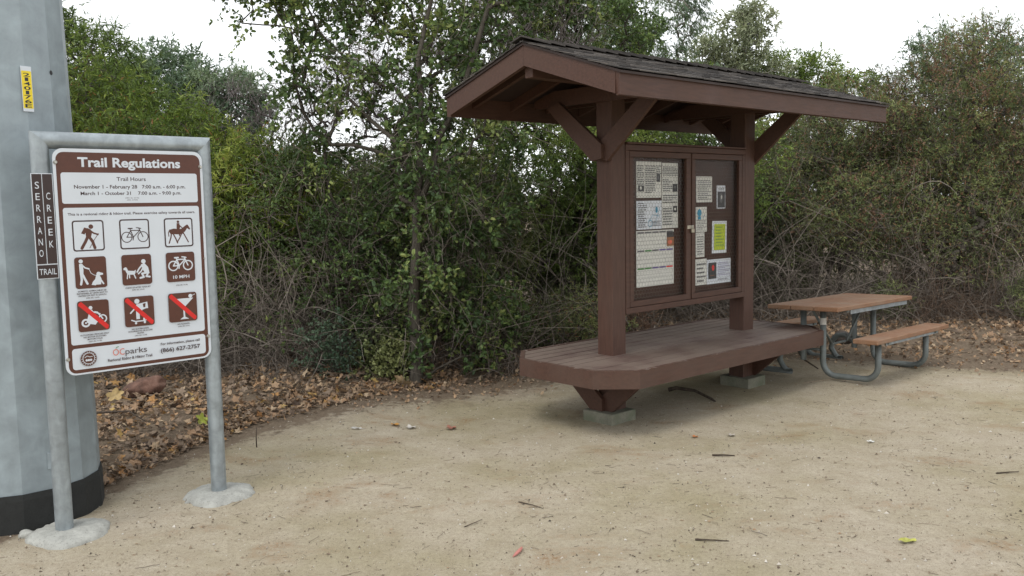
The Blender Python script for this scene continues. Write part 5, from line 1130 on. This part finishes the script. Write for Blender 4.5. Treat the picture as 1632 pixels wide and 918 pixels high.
tubes(gC, P, np.broadcast_to(rg.uniform(0.0006, 0.0018, n)[:, None], (n, 4)), 3, rg.random(n) * 0.5)
def crumb_mat():
    m, n_, b = nt('ground_crumbs'); r = ramp(n_, attr_node(n_), [(0, (0.06, 0.047, 0.037)), (0.3, (0.15, 0.115, 0.08)), (0.6, (0.27, 0.215, 0.15)), (0.8, (0.36, 0.31, 0.24)), (1, (0.60, 0.57, 0.52))]); n_.links.new(r.outputs[0], b.inputs['Base Color']); b.inputs['Roughness'].default_value = 0.9; return m
deb = gC.build('ground_debris', crumb_mat()); deb['kind'] = 'stuff'; deb['label'] = 'small stones, bark chips and twiglets strewn over the dirt'; deb['category'] = 'debris'

# ------------------------------------------------------------------ single things lying on the ground
def lay(x, y, dz=0.0): return (x, y, float(gz(x, y)) + dz)
def one_leaf(label, x, y, size, col, seed, rz=0.0, name='fallen_leaf', tilt=(0.1, 0.1), asp=0.8, group='single leaves lying out on the dirt', z=0.004):
    rnd = random.Random(seed); bm = bmesh.new(); n = 30; c = bm.verts.new((0, 0, 0.006)); inner_, rim = [], []
    for k in range(n):
        a = k * 2 * math.pi / n; lob = 0.62 + 0.38 * abs(math.cos(a * 2.5)) ** 0.8 + rnd.uniform(-0.03, 0.03)
        for lst, f in ((inner_, 0.55), (rim, 1.0)):
            r = size * lob * f; x_, y_ = r * math.cos(a), r * math.sin(a) * asp
            lst.append(bm.verts.new((x_, y_, 0.006 + f * f * size * 0.18 * math.sin(a * 2 + seed) ** 2 + 0.25 * f * abs(y_) * 0.6)))
    for k in range(n):
        j = (k + 1) % n; bm.faces.new((c, inner_[k], inner_[j])); bm.faces.new((inner_[k], rim[k], rim[j], inner_[j]))
    tube(bm, [(size * 0.8, 0, 0.006), (size * 1.2, 0.01, 0.004), (size * 1.5, 0.02, 0.002)], 0.0016, 5)
    nm = 'leaf_colour'; m, nn, b = nt(nm); t = noise_node(nn, 30, 4); r = ramp(nn, t.outputs[0], [(0.3, [c_ * 0.6 for c_ in col]), (0.7, col)]); nn.links.new(r.outputs[0], b.inputs['Base Color']); b.inputs['Roughness'].default_value = 0.6
    o = bm_obj(name, bm, m, None, smooth=True); o.location = lay(x, y, z); o.rotation_euler = (tilt[0], tilt[1], rz); tag(o, label, 'leaf', group); return o
one_leaf('crumpled yellow green leaf on the dirt at the lower right', 2.11, 4.64, 0.058, (0.42, 0.42, 0.08), 1, 0.3, asp=0.45)
one_leaf('curled white underside leaf on the dirt before the left end of the deck', -0.88, 7.40, 0.055, (0.62, 0.58, 0.52), 2, 0.9)
one_leaf('orange yellow leaf touching the white leaf before the deck', -1.02, 7.47, 0.05, (0.48, 0.24, 0.05), 3, 2.0)
one_leaf('grey white folded leaf left of the orange yellow one', -1.33, 7.31, 0.05, (0.50, 0.48, 0.44), 4, 0.2, asp=0.4)
one_leaf('flat reddish pink leaf on the dirt left of the deck', -0.54, 7.43, 0.06, (0.38, 0.16, 0.11), 5, 1.0)
one_leaf('small white leaf on the open dirt right of the kiosk', 2.78, 6.79, 0.04, (0.66, 0.66, 0.62), 6, 0.4, asp=0.5)
one_leaf('pale curled leaf on the dirt in front of the deck middle', 1.75, 7.03, 0.05, (0.52, 0.47, 0.40), 7, 1.4, asp=0.6)
one_leaf('bright yellow green leaf leaning on the litter left of the right sign post', -2.62, 7.30, 0.075, (0.38, 0.42, 0.07), 8, 1.2, tilt=(1.0, 0.2), z=0.05)
one_leaf('large tan yellow leaf standing in the litter right of the steel pole', -3.62, 7.95, 0.08, (0.40, 0.28, 0.11), 9, 0.5, tilt=(0.9, -0.3), z=0.09)
one_leaf('big pale tan leaf at the foot of the slim grey trunk', -1.15, 8.95, 0.12, (0.46, 0.34, 0.19), 10, 2.2, tilt=(0.8, 0.2), z=0.07)
one_leaf('small orange leaf tip on the dirt below the deck corner', 1.45, 7.0, 0.03, (0.45, 0.16, 0.04), 11, 0.4)
# pink curved pod
bm = bmesh.new(); tube(bm, [(0.05 * math.sin(t * 1.6) - 0.02, 0.085 * (t - 0.5) * 2 * 0.8, 0.008 + 0.006 * math.sin(t * 3)) for t in [i / 10 for i in range(11)]], [0.002, 0.005, 0.008, 0.009, 0.0095, 0.0095, 0.009, 0.008, 0.007, 0.004, 0.0015], 8)
o = bm_obj('seed_pod', bm, flat('pink_pod', (0.45, 0.17, 0.14), 0.6), None, smooth=True); o.location = lay(0.0, 4.62); tag(o, 'curved pink seed pod lying on the dirt in the foreground', 'seed pod')
# reddish rock in the litter
bm = bmesh.new(); bmesh.ops.create_icosphere(bm, subdivisions=4, radius=1.0)
for v in bm.verts:
    nn_ = noise.noise(v.co * 1.6) * 0.22 + noise.noise(v.co * 4.0) * 0.07; v.co = v.co * (1 + nn_); v.co = Vector((v.co.x * 0.20, v.co.y * 0.13, v.co.z * 0.095 + v.co.x * 0.03))
rk, rn_, rb = nt('red_sandstone'); t1 = noise_node(rn_, 9, 6, 0.7); t2 = noise_node(rn_, 40, 4); rr_ = ramp(rn_, t1.outputs[0], [(0.35, (0.075, 0.040, 0.028)), (0.55, (0.15, 0.078, 0.055)), (0.75, (0.23, 0.145, 0.11))]); rn_.links.new(rr_.outputs[0], rb.inputs['Base Color']); rb.inputs['Roughness'].default_value = 0.9; bump(rn_, rb, t2.outputs[0], 0.7, 0.01)
o = bm_obj('rock', bm, rk, None, smooth=True); o.location = lay(-3.50, 8.35, 0.085); o.rotation_euler = (0, 0, 0.2); tag(o, 'reddish brown rock half buried in the leaf litter below the sign panel', 'rock')
bm = bmesh.new(); bmesh.ops.create_icosphere(bm, subdivisions=3, radius=1.0)
for v in bm.verts: v.co = v.co * (1 + noise.noise(v.co * 1.7 + Vector((4, 0, 0))) * 0.25); v.co = Vector((v.co.x * 0.13, v.co.y * 0.10, v.co.z * 0.09))
o = bm_obj('rock', bm, flat('dark_rock', (0.07, 0.055, 0.045), 0.9), None, smooth=True); o.location = lay(4.2, 11.2, 0.06); tag(o, 'small dark rock in the litter under the picnic table top', 'rock')
bm = bmesh.new(); bmesh.ops.create_icosphere(bm, subdivisions=3, radius=1.0)
for v in bm.verts: v.co = v.co * (1 + noise.noise(v.co * 1.7 + Vector((9, 0, 0))) * 0.3); v.co = Vector((v.co.x * 0.05, v.co.y * 0.03, v.co.z * 0.03))
o = bm_obj('stone', bm, M['conc'], None, smooth=True); o.location = lay(-2.82, 4.97, 0.012); tag(o, 'small white lump of stone beside the black base of the pole', 'stone')
def stick(label, pts, r, col, name='stick', group='sticks on the dirt'):
    pts = [Vector(p) for p in pts]; b = pts[0].copy(); bm = bmesh.new(); n = len(pts); tube(bm, [p - b for p in pts], [r * (1 - 0.6 * i / (n - 1)) for i in range(n)], 7)
    o = bm_obj(name, bm, col, None, smooth=True); o.location = b; tag(o, label, 'stick', group); return o
SD = bark('stick_bark', (0.035, 0.026, 0.02), (0.11, 0.085, 0.065))
g0 = lambda x, y, dz=0.006: Vector(lay(x, y, dz))
stick('straight brown twig lying on the dirt at the bottom centre', [g0(0.99, 4.76), g0(1.06, 4.745, 0.008), g0(1.17, 4.725)], 0.006, SD)
stick('dark curved root stick on the dirt under the deck middle', [g0(1.55, 8.75, 0.03), g0(1.62, 8.72, 0.055), g0(1.78, 8.62, 0.05), g0(1.90, 8.42, 0.012), g0(1.92, 8.33, 0.004)], 0.022, SD)
stick('broken dark stick leaning down from beneath the far end of the deck', [g0(3.10, 9.75, 0.28), g0(3.16, 9.7, 0.2), g0(3.2, 9.66, 0.12), g0(3.34, 9.6, 0.02)], 0.018, SD)
stick('thin rusty stake standing upright at the dirt edge right of the sign', [g0(-2.02, 6.81, -0.02), g0(-2.02, 6.81, 0.08), g0(-2.015, 6.81, 0.155)], 0.006, SD, 'stake', 'sticks on the dirt')
stick('fine dark twig on the dirt right of the concrete footing', [g0(-0.30, 5.0), g0(-0.24, 5.06, 0.01), g0(-0.2, 5.12)], 0.003, SD)
stick('short twig on the dirt before the pink pod', [g0(0.02, 5.42), g0(0.10, 5.36, 0.009), g0(0.17, 5.30)], 0.004, SD)
stick('dark bark strip on the dirt in front of the deck', [g0(1.46, 6.42), g0(1.54, 6.40, 0.012), g0(1.62, 6.40)], 0.009, SD)
stick('long dry stick in the litter beside the steel pole', [g0(-3.5, 7.3, 0.08), g0(-3.2, 7.25, 0.10), g0(-2.95, 7.0, 0.07)], 0.011, SD)
stick('long pale stick lying under the picnic table end', [g0(3.0, 9.05), g0(3.3, 9.1, 0.01), g0(3.6, 9.08)], 0.006, bark('pale_stick', (0.25, 0.2, 0.14), (0.4, 0.33, 0.25)))
stick('short dark stick on the far right dirt', [g0(3.25, 5.85), g0(3.34, 5.86, 0.01), g0(3.42, 5.88)], 0.006, SD)
